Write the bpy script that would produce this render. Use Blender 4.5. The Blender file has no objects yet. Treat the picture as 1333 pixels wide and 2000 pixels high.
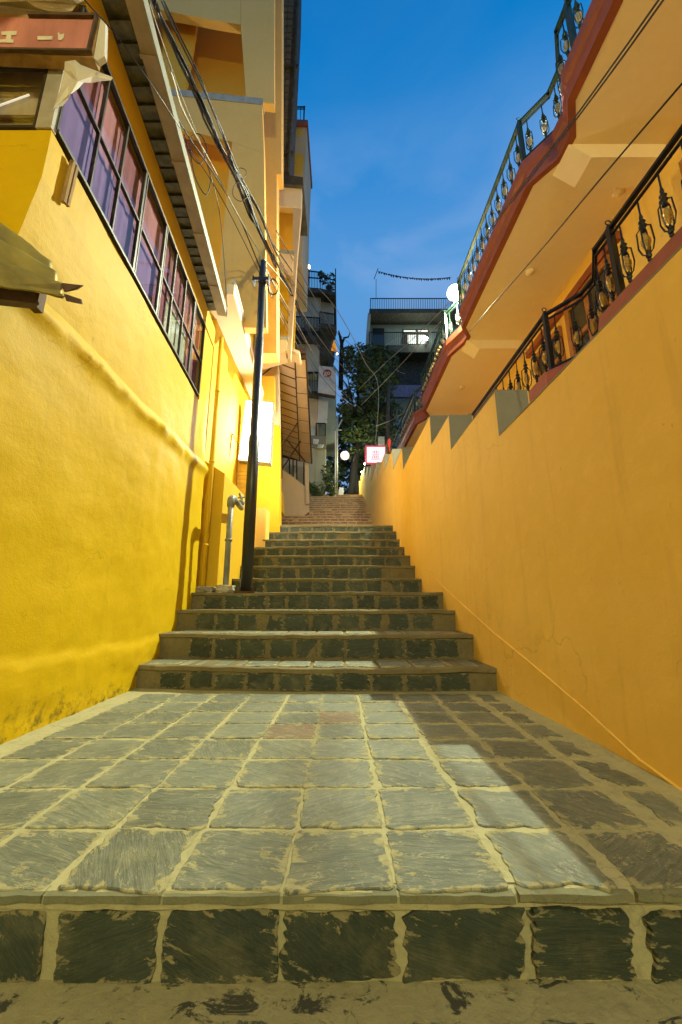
import bpy, bmesh, math, random
from mathutils import Vector, Matrix, noise
R = math.radians
scene = bpy.context.scene
col = scene.collection

# ---------------------------------------------------------------- camera
CAM_Z = 0.75
PITCH = math.atan(182 / 778)
cam_data = bpy.data.cameras.new('camera')
cam = bpy.data.objects.new('camera', cam_data)
col.objects.link(cam)
cam.location = (0, 0, CAM_Z)
cam.rotation_euler = (math.pi / 2 + PITCH, 0, 0)
cam_data.sensor_fit = 'VERTICAL'
cam_data.sensor_height = 36
cam_data.lens = 36 * 778 / 2000
cam_data.clip_start = 0.02
cam_data.clip_end = 3000
scene.camera = cam

# ---------------------------------------------------------------- dusk sky
world = bpy.data.worlds.new('World')
scene.world = world
world.use_nodes = True
wn, wl = world.node_tree.nodes, world.node_tree.links
wn.clear()
w_out = wn.new('ShaderNodeOutputWorld')
w_bg = wn.new('ShaderNodeBackground')
w_sky = wn.new('ShaderNodeTexSky')
w_sky.sky_type = 'NISHITA'
w_sky.sun_disc = False
w_sky.sun_elevation = R(1.0)
w_sky.sun_rotation = R(200)
w_tc = wn.new('ShaderNodeTexCoord')
w_sep = wn.new('ShaderNodeSeparateXYZ')
w_ramp = wn.new('ShaderNodeValToRGB')
cr = w_ramp.color_ramp
cr.elements[0].position = 0.0
cr.elements[0].color = (0.20, 0.33, 0.60, 1)
cr.elements[1].position = 1.0
cr.elements[1].color = (0.0, 0.15, 0.47, 1)
for p, c in ((0.4, (0.15, 0.32, 0.64)), (0.68, (0.095, 0.325, 0.70)), (0.75, (0.07, 0.29, 0.68)), (0.82, (0.02, 0.24, 0.64)), (0.88, (0.0, 0.195, 0.57)), (0.93, (0.0, 0.165, 0.52))):
    e = cr.elements.new(p)
    e.color = (*c, 1)
wl.new(w_tc.outputs['Generated'], w_sep.inputs[0])
wl.new(w_sep.outputs['Z'], w_ramp.inputs['Fac'])
w_map = wn.new('ShaderNodeMapping')
w_map.inputs['Scale'].default_value = (2.2, 2.2, 4.5)
w_noi = wn.new('ShaderNodeTexNoise')
w_noi.inputs['Scale'].default_value = 1.3
w_noi.inputs['Detail'].default_value = 6
w_noi.inputs['Roughness'].default_value = 0.52
w_noi.inputs['Distortion'].default_value = 0.4
w_cr = wn.new('ShaderNodeMapRange')
w_cr.inputs['From Min'].default_value = 0.46
w_cr.inputs['From Max'].default_value = 0.78
w_cr.inputs['To Max'].default_value = 0.85
wl.new(w_tc.outputs['Generated'], w_map.inputs[0])
wl.new(w_map.outputs[0], w_noi.inputs['Vector'])
wl.new(w_noi.outputs[0], w_cr.inputs['Value'])
w_mix = wn.new('ShaderNodeMix')
w_mix.data_type = 'RGBA'
w_mix.inputs[7].default_value = (0.29, 0.45, 0.76, 1)
w_lo = wn.new('ShaderNodeMapRange')
w_lo.inputs['From Min'].default_value = 0.86
w_lo.inputs['From Max'].default_value = 0.74
w_lo.inputs['To Min'].default_value = 0.1
w_mul = wn.new('ShaderNodeMath')
w_mul.operation = 'MULTIPLY'
wl.new(w_sep.outputs['Z'], w_lo.inputs['Value'])
wl.new(w_cr.outputs[0], w_mul.inputs[0])
wl.new(w_lo.outputs[0], w_mul.inputs[1])
wl.new(w_mul.outputs[0], w_mix.inputs[0])
wl.new(w_ramp.outputs[0], w_mix.inputs[6])
w_add = wn.new('ShaderNodeMix')
w_add.data_type = 'RGBA'
w_add.blend_type = 'ADD'
w_add.inputs[0].default_value = 0.004
wl.new(w_mix.outputs[2], w_add.inputs[6])
wl.new(w_sky.outputs[0], w_add.inputs[7])
wl.new(w_add.outputs[2], w_bg.inputs['Color'])
w_bg.inputs['Strength'].default_value = 1.0
wl.new(w_bg.outputs[0], w_out.inputs[0])

scene.view_settings.view_transform = 'Standard'
scene.view_settings.look = 'None'
scene.view_settings.exposure = 0.0
scene.view_settings.gamma = 1.0
scene.view_settings.use_curve_mapping = False
try:
    scene.cycles.use_denoising = True
    scene.cycles.sample_clamp_indirect = 6.0
    scene.cycles.max_bounces = 10
    scene.cycles.diffuse_bounces = 6
except Exception:
    pass

LAMP_POS = Vector((2.95, 8.74, 8.62))
LAMP_W = 5300
LAMP_OMNI_W = 800
LAMP2_W = 2000

# ---------------------------------------------------------------- points in the world from sight lines
CT, ST = math.cos(PITCH), math.sin(PITCH)


def sight(px, py):
    u = (px - 666.5) / 778
    v = (py - 1000) / 778
    return Vector((u, CT + v * ST, ST - v * CT))


def on_level(px, py, z):
    r = sight(px, py)
    t = (z - CAM_Z) / r.z
    return Vector((r.x * t, r.y * t, z))


def at_depth(px, py, Y):
    r = sight(px, py)
    t = Y / r.y
    return Vector((r.x * t, Y, CAM_Z + r.z * t))


def on_side(px, py, x0, m):
    r = sight(px, py)
    t = x0 / (r.x - m * r.y)
    return Vector((r.x * t, r.y * t, CAM_Z + r.z * t))


def lerp_tab(tab, v):
    if v <= tab[0][0]:
        return tab[0][1]
    for (a, b), (c, d) in zip(tab, tab[1:]):
        if v <= c:
            return b + (d - b) * (v - a) / (c - a)
    return tab[-1][1]


def fbm(x, y, z=0.0, o=4):
    return noise.fractal(Vector((x, y, z)), 1.0, 2.0, o)


# ---------------------------------------------------------------- materials
def new_mat(name):
    m = bpy.data.materials.new(name)
    m.use_nodes = True
    n, l = m.node_tree.nodes, m.node_tree.links
    b = n['Principled BSDF']
    return m, n, l, b


def n_noise(n, l, vec, scale, detail=5, rough=0.55, dist=0.0):
    t = n.new('ShaderNodeTexNoise')
    t.inputs['Scale'].default_value = scale
    t.inputs['Detail'].default_value = detail
    t.inputs['Roughness'].default_value = rough
    t.inputs['Distortion'].default_value = dist
    if vec is not None:
        l.new(vec, t.inputs['Vector'])
    return t.outputs[0]


def n_range(n, l, v, a, b, c=0.0, d=1.0):
    t = n.new('ShaderNodeMapRange')
    t.inputs['From Min'].default_value = a
    t.inputs['From Max'].default_value = b
    t.inputs['To Min'].default_value = c
    t.inputs['To Max'].default_value = d
    l.new(v, t.inputs['Value'])
    return t.outputs[0]


def n_mix(n, l, f, a, b, mode='MIX'):
    t = n.new('ShaderNodeMix')
    t.data_type = 'RGBA'
    t.blend_type = mode
    for i, v in ((0, f), (6, a), (7, b)):
        if isinstance(v, (int, float)):
            t.inputs[i].default_value = v
        elif isinstance(v, tuple):
            t.inputs[i].default_value = (*v, 1)
        else:
            l.new(v, t.inputs[i])
    return t.outputs[2]


def n_math(n, l, op, a, b=None, clamp=False):
    t = n.new('ShaderNodeMath')
    t.operation = op
    t.use_clamp = clamp
    for i, v in ((0, a), (1, b)):
        if v is None:
            continue
        if isinstance(v, (int, float)):
            t.inputs[i].default_value = v
        else:
            l.new(v, t.inputs[i])
    return t.outputs[0]


def n_map(n, l, vec, scale=(1, 1, 1), rot=(0, 0, 0)):
    t = n.new('ShaderNodeMapping')
    t.inputs['Scale'].default_value = scale
    t.inputs['Rotation'].default_value = rot
    l.new(vec, t.inputs[0])
    return t.outputs[0]


def n_bump(n, l, b, h, strength=0.4, dist=0.01):
    t = n.new('ShaderNodeBump')
    t.inputs['Strength'].default_value = strength
    t.inputs['Distance'].default_value = dist
    l.new(h, t.inputs['Height'])
    l.new(t.outputs[0], b.inputs['Normal'])


def plaster(name, c1, c2, stain=(0.25, 0.17, 0.03), stain_amt=0.35, rough=0.75, spec=0.25, moss=False, bump=0.35, streak=0.5, cracks=0.0):
    m, n, l, b = new_mat(name)
    g = n.new('ShaderNodeNewGeometry').outputs['Position']
    big = n_noise(n, l, g, 0.9, 5, 0.6)
    fine = n_noise(n, l, g, 9, 6, 0.65)
    grit = n_noise(n, l, g, 90, 3, 0.6)
    vert = n_noise(n, l, n_map(n, l, g, (7, 7, 0.5)), 1.0, 5, 0.65)
    c = n_mix(n, l, n_range(n, l, big, 0.3, 0.7), c1, c2)
    c = n_mix(n, l, n_range(n, l, fine, 0.5, 0.8, 0, 0.3), c, tuple(v * 1.15 for v in c2))
    c = n_mix(n, l, n_range(n, l, vert, 0.55, 0.85, 0, stain_amt * streak), c, stain)
    spots = n_math(n, l, 'MULTIPLY', n_range(n, l, n_noise(n, l, g, 24, 4, 0.7), 0.63, 0.72), n_range(n, l, fine, 0.5, 0.62))
    c = n_mix(n, l, n_math(n, l, 'MULTIPLY', spots, stain_amt), c, stain)
    if cracks:
        wv = n.new('ShaderNodeVectorMath')
        wv.operation = 'ADD'
        nz = n.new('ShaderNodeTexNoise')
        nz.inputs['Scale'].default_value = 3
        nz.inputs['Detail'].default_value = 6
        l.new(g, nz.inputs['Vector'])
        sc = n.new('ShaderNodeVectorMath')
        sc.operation = 'SCALE'
        sc.inputs['Scale'].default_value = 0.5
        l.new(nz.outputs['Color'], sc.inputs[0])
        l.new(g, wv.inputs[0])
        l.new(sc.outputs[0], wv.inputs[1])
        vo = n.new('ShaderNodeTexVoronoi')
        vo.feature = 'DISTANCE_TO_EDGE'
        vo.inputs['Scale'].default_value = 1.1
        l.new(wv.outputs[0], vo.inputs['Vector'])
        ck = n_math(n, l, 'MULTIPLY', n_range(n, l, vo.outputs['Distance'], 0.0, 0.007, 1, 0), n_range(n, l, big, 0.5, 0.62))
        c = n_mix(n, l, n_math(n, l, 'MULTIPLY', ck, cracks), c, tuple(v * 0.45 for v in stain))
        patch_ = n_range(n, l, n_noise(n, l, n_map(n, l, g, (1.6, 1.6, 1.1)), 1.0, 6, 0.62, 0.5), 0.54, 0.60, 0, 0.35 * cracks)
        c = n_mix(n, l, patch_, c, n_mix(n, l, 0.5, c2, stain))
    if moss:
        sp = n.new('ShaderNodeSeparateXYZ')
        l.new(g, sp.inputs[0])
        hgt = n_math(n, l, 'ADD', sp.outputs['Z'], n_range(n, l, n_noise(n, l, g, 7, 6, 0.7), 0.2, 0.8, -0.22, 0.22))
        k = n_range(n, l, hgt, 0.0, 0.15, 0.75, 0.0)
        k = n_math(n, l, 'MULTIPLY', k, n_range(n, l, n_noise(n, l, g, 13, 7, 0.75), 0.44, 0.6))
        c = n_mix(n, l, k, c, (0.05, 0.055, 0.015))
    l.new(c, b.inputs['Base Color'])
    b.inputs['Roughness'].default_value = rough
    b.inputs['Specular IOR Level'].default_value = spec
    h = n_math(n, l, 'ADD', n_math(n, l, 'MULTIPLY', fine, 1.0), n_math(n, l, 'MULTIPLY', grit, 0.25))
    n_bump(n, l, b, h, bump, 0.012)
    return m


def simple(name, c, rough=0.6, metal=0.0, var=0.25, scale=6, bump=0.15, spec=0.4):
    m, n, l, b = new_mat(name)
    g = n.new('ShaderNodeNewGeometry').outputs['Position']
    f = n_noise(n, l, g, scale, 5, 0.6)
    l.new(n_mix(n, l, n_range(n, l, f, 0.3, 0.75), tuple(v * (1 - var) for v in c), tuple(min(1, v * (1 + var)) for v in c)), b.inputs['Base Color'])
    b.inputs['Roughness'].default_value = rough
    b.inputs['Metallic'].default_value = metal
    b.inputs['Specular IOR Level'].default_value = spec
    if bump:
        n_bump(n, l, b, n_noise(n, l, g, scale * 6, 4, 0.6), bump, 0.005)
    return m


def emit(name, c, s, base=(0.8, 0.8, 0.8)):
    m, n, l, b = new_mat(name)
    b.inputs['Base Color'].default_value = (*base, 1)
    b.inputs['Emission Color'].default_value = (*c, 1)
    b.inputs['Emission Strength'].default_value = s
    return m


def mortar_mat(name, c1, c2, dark, slate=0.0):
    m, n, l, b = new_mat(name)
    g = n.new('ShaderNodeNewGeometry').outputs['Position']
    a = n_noise(n, l, g, 3.5, 6, 0.65)
    f = n_noise(n, l, g, 22, 6, 0.7)
    c = n_mix(n, l, n_range(n, l, a, 0.3, 0.7), c1, c2)
    c = n_mix(n, l, n_range(n, l, f, 0.52, 0.75, 0, 0.55), c, dark)
    ck = n.new('ShaderNodeTexVoronoi')
    ck.feature = 'DISTANCE_TO_EDGE'
    ck.inputs['Scale'].default_value = 5
    wv = n.new('ShaderNodeVectorMath')
    wv.operation = 'ADD'
    l.new(g, wv.inputs[0])
    nz = n.new('ShaderNodeTexNoise')
    nz.inputs['Scale'].default_value = 6
    nz.inputs['Detail'].default_value = 5
    l.new(g, nz.inputs['Vector'])
    sc = n.new('ShaderNodeVectorMath')
    sc.operation = 'SCALE'
    sc.inputs['Scale'].default_value = 0.3
    l.new(nz.outputs['Color'], sc.inputs[0])
    l.new(sc.outputs[0], wv.inputs[1])
    l.new(wv.outputs[0], ck.inputs['Vector'])
    crack = n_math(n, l, 'MULTIPLY', n_range(n, l, ck.outputs['Distance'], 0.0, 0.02, 1, 0), n_range(n, l, a, 0.45, 0.6))
    c = n_mix(n, l, n_math(n, l, 'MULTIPLY', crack, 0.5), c, tuple(v * 0.35 for v in c1))
    if slate:
        k = n_range(n, l, n_noise(n, l, n_map(n, l, g, (7, 11, 11)), 1.0, 7, 0.72, 0.6), 0.56, 0.60, 0, slate)
        c = n_mix(n, l, k, c, (0.055, 0.06, 0.045))
    l.new(c, b.inputs['Base Color'])
    b.inputs['Roughness'].default_value = 0.85
    b.inputs['Specular IOR Level'].default_value = 0.2
    n_bump(n, l, b, n_math(n, l, 'ADD', f, n_math(n, l, 'MULTIPLY', a, 1.5)), 0.6, 0.01)
    return m


def slate_mat(name, c1, c2, vein, smear, smear_w=0.07, vein_amt=0.6, red=0.9, grain_amt=0.7, bump=0.7):
    """split slate; layered grain runs a different way in each stone"""
    m, n, l, b = new_mat(name)
    tc = n.new('ShaderNodeTexCoord')
    oi = n.new('ShaderNodeObjectInfo')
    rnd = oi.outputs['Random']
    comb = n.new('ShaderNodeCombineXYZ')
    l.new(n_math(n, l, 'MULTIPLY', rnd, 37.0), comb.inputs[0])
    l.new(n_math(n, l, 'MULTIPLY', rnd, 91.0), comb.inputs[1])
    rot = n.new('ShaderNodeVectorRotate')
    rot.rotation_type = 'Z_AXIS'
    l.new(tc.outputs['Object'], rot.inputs['Vector'])
    l.new(n_math(n, l, 'MULTIPLY', n_math(n, l, 'SUBTRACT', n_math(n, l, 'FRACT', n_math(n, l, 'MULTIPLY', rnd, 7.31)), 0.35), 1.9), rot.inputs['Angle'])
    add = n.new('ShaderNodeVectorMath')
    add.operation = 'ADD'
    l.new(rot.outputs[0], add.inputs[0])
    l.new(comb.outputs[0], add.inputs[1])
    p = add.outputs[0]
    big = n_noise(n, l, p, 2.4, 5, 0.6)
    grain = n_noise(n, l, n_map(n, l, p, (1.8, 17, 9)), 1.0, 7, 0.72, 1.3)
    c = n_mix(n, l, n_range(n, l, big, 0.3, 0.7), c1, c2)
    tone = n_math(n, l, 'FRACT', n_math(n, l, 'MULTIPLY', rnd, 13.7))
    c = n_mix(n, l, n_range(n, l, tone, 0, 1, 0.0, 0.45), c, tuple(v * 1.7 for v in c2))
    c = n_mix(n, l, n_range(n, l, grain, 0.38, 0.58, grain_amt, 0.0), c, tuple(v * 0.45 for v in c1))
    isred = n_range(n, l, n_math(n, l, 'FRACT', n_math(n, l, 'MULTIPLY', rnd, 29.3)), red, red + 0.02)
    c = n_mix(n, l, n_math(n, l, 'MULTIPLY', isred, n_range(n, l, big, 0.3, 0.6, 0.35, 0.85)), c, (0.21, 0.125, 0.06))
    # thin pale cleavage lines
    w = n_noise(n, l, n_map(n, l, p, (1.1, 3.4, 3)), 1.0, 5, 0.6, 1.6)
    line = n_math(n, l, 'ABSOLUTE', n_math(n, l, 'SUBTRACT', n_math(n, l, 'FRACT', n_math(n, l, 'MULTIPLY', w, 8.0)), 0.5))
    vn = n_range(n, l, line, 0.0, 0.11, 1, 0)
    vn = n_math(n, l, 'MULTIPLY', vn, n_range(n, l, n_noise(n, l, p, 4, 5, 0.65), 0.42, 0.58))
    c = n_mix(n, l, n_math(n, l, 'MULTIPLY', vn, vein_amt), c, vein)
    # mortar left smeared over the rim and in blots
    sx = n.new('ShaderNodeSeparateXYZ')
    l.new(tc.outputs['Generated'], sx.inputs[0])
    ed = None
    for ax in (0, 1):
        v = sx.outputs[ax]
        q = n_math(n, l, 'MINIMUM', v, n_math(n, l, 'SUBTRACT', 1.0, v))
        ed = q if ed is None else n_math(n, l, 'MINIMUM', ed, q)
    rag = n_noise(n, l, n_map(n, l, p, (4, 6.5, 6)), 1.0, 8, 0.7, 0.3)
    e2 = n_math(n, l, 'SUBTRACT', ed, n_range(n, l, rag, 0.46, 0.78, -0.04, 0.30))
    sm = n_range(n, l, e2, smear_w * 0.35, smear_w * 0.35 + 0.02, 1, 0)
    blot = n_range(n, l, n_noise(n, l, n_map(n, l, p, (2.6, 4.5, 4)), 1.0, 8, 0.68, 0.6), 0.63, 0.66)
    sm = n_math(n, l, 'MAXIMUM', sm, blot)
    mc = n_mix(n, l, n_range(n, l, n_noise(n, l, p, 9, 6, 0.7), 0.35, 0.7), tuple(v * 0.7 for v in smear), smear)
    c = n_mix(n, l, sm, c, mc)
    gp_ = n.new('ShaderNodeNewGeometry').outputs['Position']
    dirt = n_noise(n, l, gp_, 2.3, 6, 0.66)
    c = n_mix(n, l, n_range(n, l, dirt, 0.42, 0.68, 0.0, 0.5), c, n_mix(n, l, 1.0, c, (0.62, 0.60, 0.46), 'MULTIPLY'))
    dust = n_noise(n, l, gp_, 5.1, 6, 0.7)
    c = n_mix(n, l, n_range(n, l, dust, 0.5, 0.75, 0.0, 0.32), c, smear)
    l.new(c, b.inputs['Base Color'])
    l.new(n_range(n, l, sm, 0, 1, 0.5, 0.85), b.inputs['Roughness'])
    b.inputs['Specular IOR Level'].default_value = 0.3
    h = n_math(n, l, 'ADD', n_math(n, l, 'MULTIPLY', grain, 0.7), n_math(n, l, 'MULTIPLY', w, 1.2))
    h = n_math(n, l, 'ADD', h, n_math(n, l, 'MULTIPLY', sm, 0.25))
    n_bump(n, l, b, h, bump, 0.02)
    return m


M = {}
M['yellow'] = plaster('yellow_paint', (0.60, 0.405, 0.002), (0.66, 0.45, 0.004), stain=(0.40, 0.25, 0.01), stain_amt=0.7, cracks=0.5, moss=True, rough=0.6, spec=0.16, bump=0.4)
M['yellow2'] = plaster('warm_yellow_paint', (0.62, 0.38, 0.008), (0.66, 0.42, 0.014), stain=(0.45, 0.27, 0.05), stain_amt=0.3)
M['orange'] = plaster('orange_yellow_paint', (0.80, 0.52, 0.10), (0.86, 0.58, 0.135), stain=(0.50, 0.30, 0.07), stain_amt=0.75, streak=0.6, cracks=0.28)
M['cream'] = plaster('cream_yellow_paint', (0.82, 0.67, 0.42), (0.86, 0.71, 0.46), stain=(0.5, 0.34, 0.13), stain_amt=0.25, bump=0.15)
M['cream2'] = plaster('golden_cream_paint', (0.80, 0.51, 0.14), (0.84, 0.55, 0.17), stain=(0.5, 0.33, 0.1), stain_amt=0.35)
M['ochre'] = plaster('ochre_paint', (0.74, 0.40, 0.03), (0.79, 0.44, 0.04), stain_amt=0.2)
M['beige'] = plaster('beige_plaster', (0.55, 0.42, 0.25), (0.6, 0.47, 0.29), stain=(0.25, 0.2, 0.12), stain_amt=0.5)
M['grey_wall'] = plaster('grey_cream_plaster', (0.36, 0.33, 0.25), (0.42, 0.39, 0.30), stain=(0.14, 0.13, 0.1), stain_amt=0.5)
M['green_wall'] = plaster('grey_green_plaster', (0.23, 0.27, 0.22), (0.28, 0.32, 0.26), stain=(0.12, 0.13, 0.11), stain_amt=0.4)
M['dirty'] = plaster('mould_stained_concrete', (0.34, 0.33, 0.22), (0.42, 0.40, 0.27), stain=(0.07, 0.08, 0.04), stain_amt=0.9, streak=1.0)
M['cement'] = plaster('bare_cement', (0.20, 0.185, 0.13), (0.26, 0.245, 0.175), stain=(0.16, 0.15, 0.1), stain_amt=0.5)
M['coping'] = simple('grey_coping', (0.36, 0.37, 0.33), 0.8)
M['red'] = simple('red_oxide_paint', (0.27, 0.07, 0.03), 0.5, var=0.15, bump=0.1)
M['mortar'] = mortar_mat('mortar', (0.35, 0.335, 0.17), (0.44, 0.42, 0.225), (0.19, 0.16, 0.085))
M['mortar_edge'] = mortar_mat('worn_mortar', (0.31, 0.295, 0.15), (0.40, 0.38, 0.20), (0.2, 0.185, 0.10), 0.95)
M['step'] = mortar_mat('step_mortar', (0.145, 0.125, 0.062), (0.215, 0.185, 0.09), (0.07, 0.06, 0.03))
M['slate'] = slate_mat('slate_paving', (0.112, 0.138, 0.10), (0.178, 0.20, 0.143), (0.46, 0.45, 0.27), (0.44, 0.42, 0.22), smear_w=0.09, vein_amt=0.7, red=0.92, grain_amt=0.5, bump=0.5)
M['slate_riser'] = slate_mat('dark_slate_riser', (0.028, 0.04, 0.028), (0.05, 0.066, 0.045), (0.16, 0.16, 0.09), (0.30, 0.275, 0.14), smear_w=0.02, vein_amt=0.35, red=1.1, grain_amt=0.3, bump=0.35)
M['slate_tan'] = slate_mat('brown_riser_stone', (0.20, 0.13, 0.065), (0.30, 0.20, 0.10), (0.3, 0.22, 0.12), (0.40, 0.29, 0.15), smear_w=0.03, vein_amt=0.3, red=1.1, grain_amt=0.3, bump=0.3)
M['slate_edge'] = mortar_mat('slate_edge', (0.13, 0.145, 0.085), (0.23, 0.225, 0.12), (0.09, 0.09, 0.05))
M['upper_step'] = mortar_mat('lamplit_tan_step', (0.50, 0.34, 0.17), (0.60, 0.43, 0.23), (0.26, 0.18, 0.09))  # tan made paler and warmer: lamplight on the upper flight put into the colour
M['black'] = simple('black_iron', (0.018, 0.017, 0.015), 0.4, 0.5, var=0.4, bump=0.1, spec=0.5)
M['green_iron'] = simple('dark_green_iron', (0.015, 0.045, 0.035), 0.4, 0.3, var=0.3, bump=0.1, spec=0.5)
M['gold'] = simple('gilt_paint', (0.55, 0.36, 0.09), 0.35, 0.6, bump=0)
M['silver'] = simple('pale_gilt_paint', (0.45, 0.43, 0.35), 0.35, 0.5, bump=0)
M['cable'] = simple('black_cable', (0.009, 0.0085, 0.008), 0.5, bump=0)
M['cable_pale'] = simple('pale_cable', (0.42, 0.38, 0.28), 0.5, bump=0)
M['cable_brown'] = simple('brown_cable', (0.16, 0.11, 0.06), 0.5, bump=0)
M['pole'] = simple('painted_steel_pole', (0.035, 0.035, 0.03), 0.38, 0.3, bump=0.05, spec=0.5)
M['pvc'] = simple('grey_pvc', (0.22, 0.23, 0.20), 0.45, bump=0.03)
M['wood'] = simple('varnished_wood', (0.36, 0.14, 0.03), 0.4, var=0.3, scale=14)
M['dark_wood'] = simple('dark_weathered_wood', (0.09, 0.06, 0.035), 0.75, var=0.4, scale=9)
M['stub_wood'] = simple('weathered_plank', (0.34, 0.22, 0.08), 0.8, var=0.35, scale=12)
M['frame'] = simple('window_frame_metal', (0.035, 0.03, 0.022), 0.5, 0.2, bump=0.05)
M['alu'] = simple('pale_aluminium_frame', (0.42, 0.40, 0.33), 0.45, 0.3, bump=0.05)
M['tile_dark'] = simple('mossy_roof_tile', (0.10, 0.095, 0.05), 0.85, var=0.5, scale=14, bump=0.4)
M['gutter'] = simple('beige_gutter', (0.34, 0.29, 0.19), 0.6, var=0.2, bump=0.1)
M['gutter_lip'] = simple('pale_gutter_lip', (0.30, 0.31, 0.23), 0.5, var=0.15)
M['tin'] = simple('corrugated_tin', (0.30, 0.24, 0.03), 0.45, 0.3, var=0.4, scale=5, bump=0.2)
M['white'] = simple('white_plastic', (0.62, 0.60, 0.52), 0.5, var=0.12, scale=3, bump=0.2)
M['brick'] = simple('grimy_brickwork', (0.17, 0.13, 0.08), 0.9, var=0.4, scale=8, bump=0.4)
M['soot'] = simple('sooty_concrete', (0.06, 0.055, 0.04), 0.9, var=0.5, scale=5, bump=0.4)
M['panel'] = simple('cream_soffit_panel', (0.74, 0.54, 0.31), 0.6, var=0.08, scale=2, bump=0.05)
M['rust'] = simple('rusty_steel', (0.10, 0.055, 0.03), 0.7, 0.3, var=0.4)
M['trunk'] = simple('bark', (0.02, 0.016, 0.012), 0.9, var=0.4, scale=10, bump=0.5)
M['grey_pole'] = simple('galvanised_pole', (0.33, 0.35, 0.30), 0.5, 0.2)
M['soil'] = simple('earth', (0.12, 0.10, 0.06), 0.95, var=0.4, scale=3, bump=0.5)
M['dark_glass'] = simple('dark_glass', (0.03, 0.035, 0.035), 0.08, bump=0, spec=0.6)
M['letter'] = simple('white_lettering', (0.72, 0.70, 0.6), 0.5, bump=0)
M['disc_red'] = simple('dark_red_print', (0.30, 0.035, 0.03), 0.5, bump=0)
M['sign_board'] = simple('weathered_white_board', (0.52, 0.52, 0.48), 0.55, var=0.12, scale=3)
M['lightbox'] = emit('lit_acrylic', (1.0, 0.97, 0.93), 32.0)
M['bulb'] = emit('lamp_bulb', (1.0, 0.98, 0.9), 160.0)
M['reflector'] = simple('white_enamel', (0.85, 0.85, 0.8), 0.4, var=0.02, bump=0)
M['warm_bulb'] = emit('warm_bulb', (1.0, 0.72, 0.35), 14.0)
M['white_bulb'] = emit('white_bulb', (0.95, 1.0, 0.9), 30.0)
M['pink_lit'] = emit('pink_lit_acrylic', (1.0, 0.62, 0.70), 1.15)
M['pink_frame'] = emit('red_lit_frame', (0.9, 0.05, 0.12), 0.5, (0.4, 0.03, 0.05))
M['pink_text'] = simple('crimson_print', (0.35, 0.02, 0.06), 0.5, bump=0)
M['round_lit'] = emit('pink_orange_glow', (1.0, 0.42, 0.30), 0.75)
M['round_core'] = emit('white_pink_core', (1.0, 0.85, 0.95), 4.0)
M['red_lantern'] = emit('red_lantern_paper', (1.0, 0.09, 0.02), 0.55, (0.5, 0.04, 0.02))
M['lit_window'] = emit('lit_curtain', (0.95, 0.98, 0.75), 0.75)
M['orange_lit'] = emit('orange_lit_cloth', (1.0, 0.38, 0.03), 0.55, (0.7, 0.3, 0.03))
M['fairy'] = emit('small_warm_bulb', (1.0, 0.6, 0.2), 0.6)


def leaf_mat(name, c1, c2):
    m, n, l, b = new_mat(name)
    g = n.new('ShaderNodeNewGeometry')
    f = n_noise(n, l, g.outputs['Position'], 1.6, 4, 0.6)
    r = g.outputs['Random Per Island']
    c = n_mix(n, l, n_range(n, l, f, 0.3, 0.7), c1, c2)
    c = n_mix(n, l, n_range(n, l, r, 0.0, 1.0, 0, 0.6), c, tuple(v * 1.6 for v in c2))
    l.new(c, b.inputs['Base Color'])
    b.inputs['Roughness'].default_value = 0.55
    return m


M['leaf'] = leaf_mat('tree_leaves', (0.03, 0.055, 0.012), (0.06, 0.085, 0.02))
M['leaf2'] = leaf_mat('weed_leaves', (0.045, 0.085, 0.018), (0.08, 0.12, 0.03))


def glass_mat(name, tint):
    m, n, l, b = new_mat(name)
    n.remove(b)
    out = n['Material Output']
    tr = n.new('ShaderNodeBsdfTransparent')
    tr.inputs[0].default_value = (*tint, 1)
    gl = n.new('ShaderNodeBsdfGlossy')
    gl.inputs['Roughness'].default_value = 0.03
    gl.inputs[0].default_value = (0.9, 0.9, 0.9, 1)
    fr = n.new('ShaderNodeFresnel')
    fr.inputs[0].default_value = 1.55
    g = n.new('ShaderNodeNewGeometry')
    bp = n.new('ShaderNodeBump')
    bp.inputs['Strength'].default_value = 0.12
    bp.inputs['Distance'].default_value = 0.02
    l.new(n_noise(n, l, g.outputs['Position'], 1.8, 2), bp.inputs['Height'])
    l.new(bp.outputs[0], gl.inputs['Normal'])
    mx = n.new('ShaderNodeMixShader')
    l.new(n_math(n, l, 'MULTIPLY', n_math(n, l, 'ADD', n_math(n, l, 'MULTIPLY', fr.outputs[0], 0.9), 0.03, True), n_math(n, l, 'SUBTRACT', 1.0, g.outputs['Backfacing'])), mx.inputs[0])
    l.new(tr.outputs[0], mx.inputs[1])
    l.new(gl.outputs[0], mx.inputs[2])
    l.new(mx.outputs[0], out.inputs[0])
    return m


M['glass'] = glass_mat('window_glass', (0.93, 0.93, 0.93))


def cloth(name, c, var=0.3):
    m, n, l, b = new_mat(name)
    g = n.new('ShaderNodeNewGeometry').outputs['Position']
    f = n_noise(n, l, n_map(n, l, g, (6, 6, 1.2)), 1.0, 5, 0.6)
    l.new(n_mix(n, l, n_range(n, l, f, 0.3, 0.7), tuple(v * (1 - var) for v in c), tuple(min(1, v * (1 + var)) for v in c)), b.inputs['Base Color'])
    b.inputs['Roughness'].default_value = 0.9
    return m


M['purple'] = cloth('purple_curtain', (0.26, 0.15, 0.36), .18)
M['pink'] = cloth('pink_curtain', (0.46, 0.21, 0.26), .2)
M['maroon'] = cloth('maroon_curtain', (0.28, 0.10, 0.15), .25)
M['pale_green'] = cloth('pale_green_sheet', (0.50, 0.56, 0.44))
M['sign_pink'] = cloth('faded_red_sign_film', (0.46, 0.19, 0.17), 0.3)
M['dim_room'] = cloth('dusty_interior', (0.36, 0.33, 0.27), 0.35)


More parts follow.
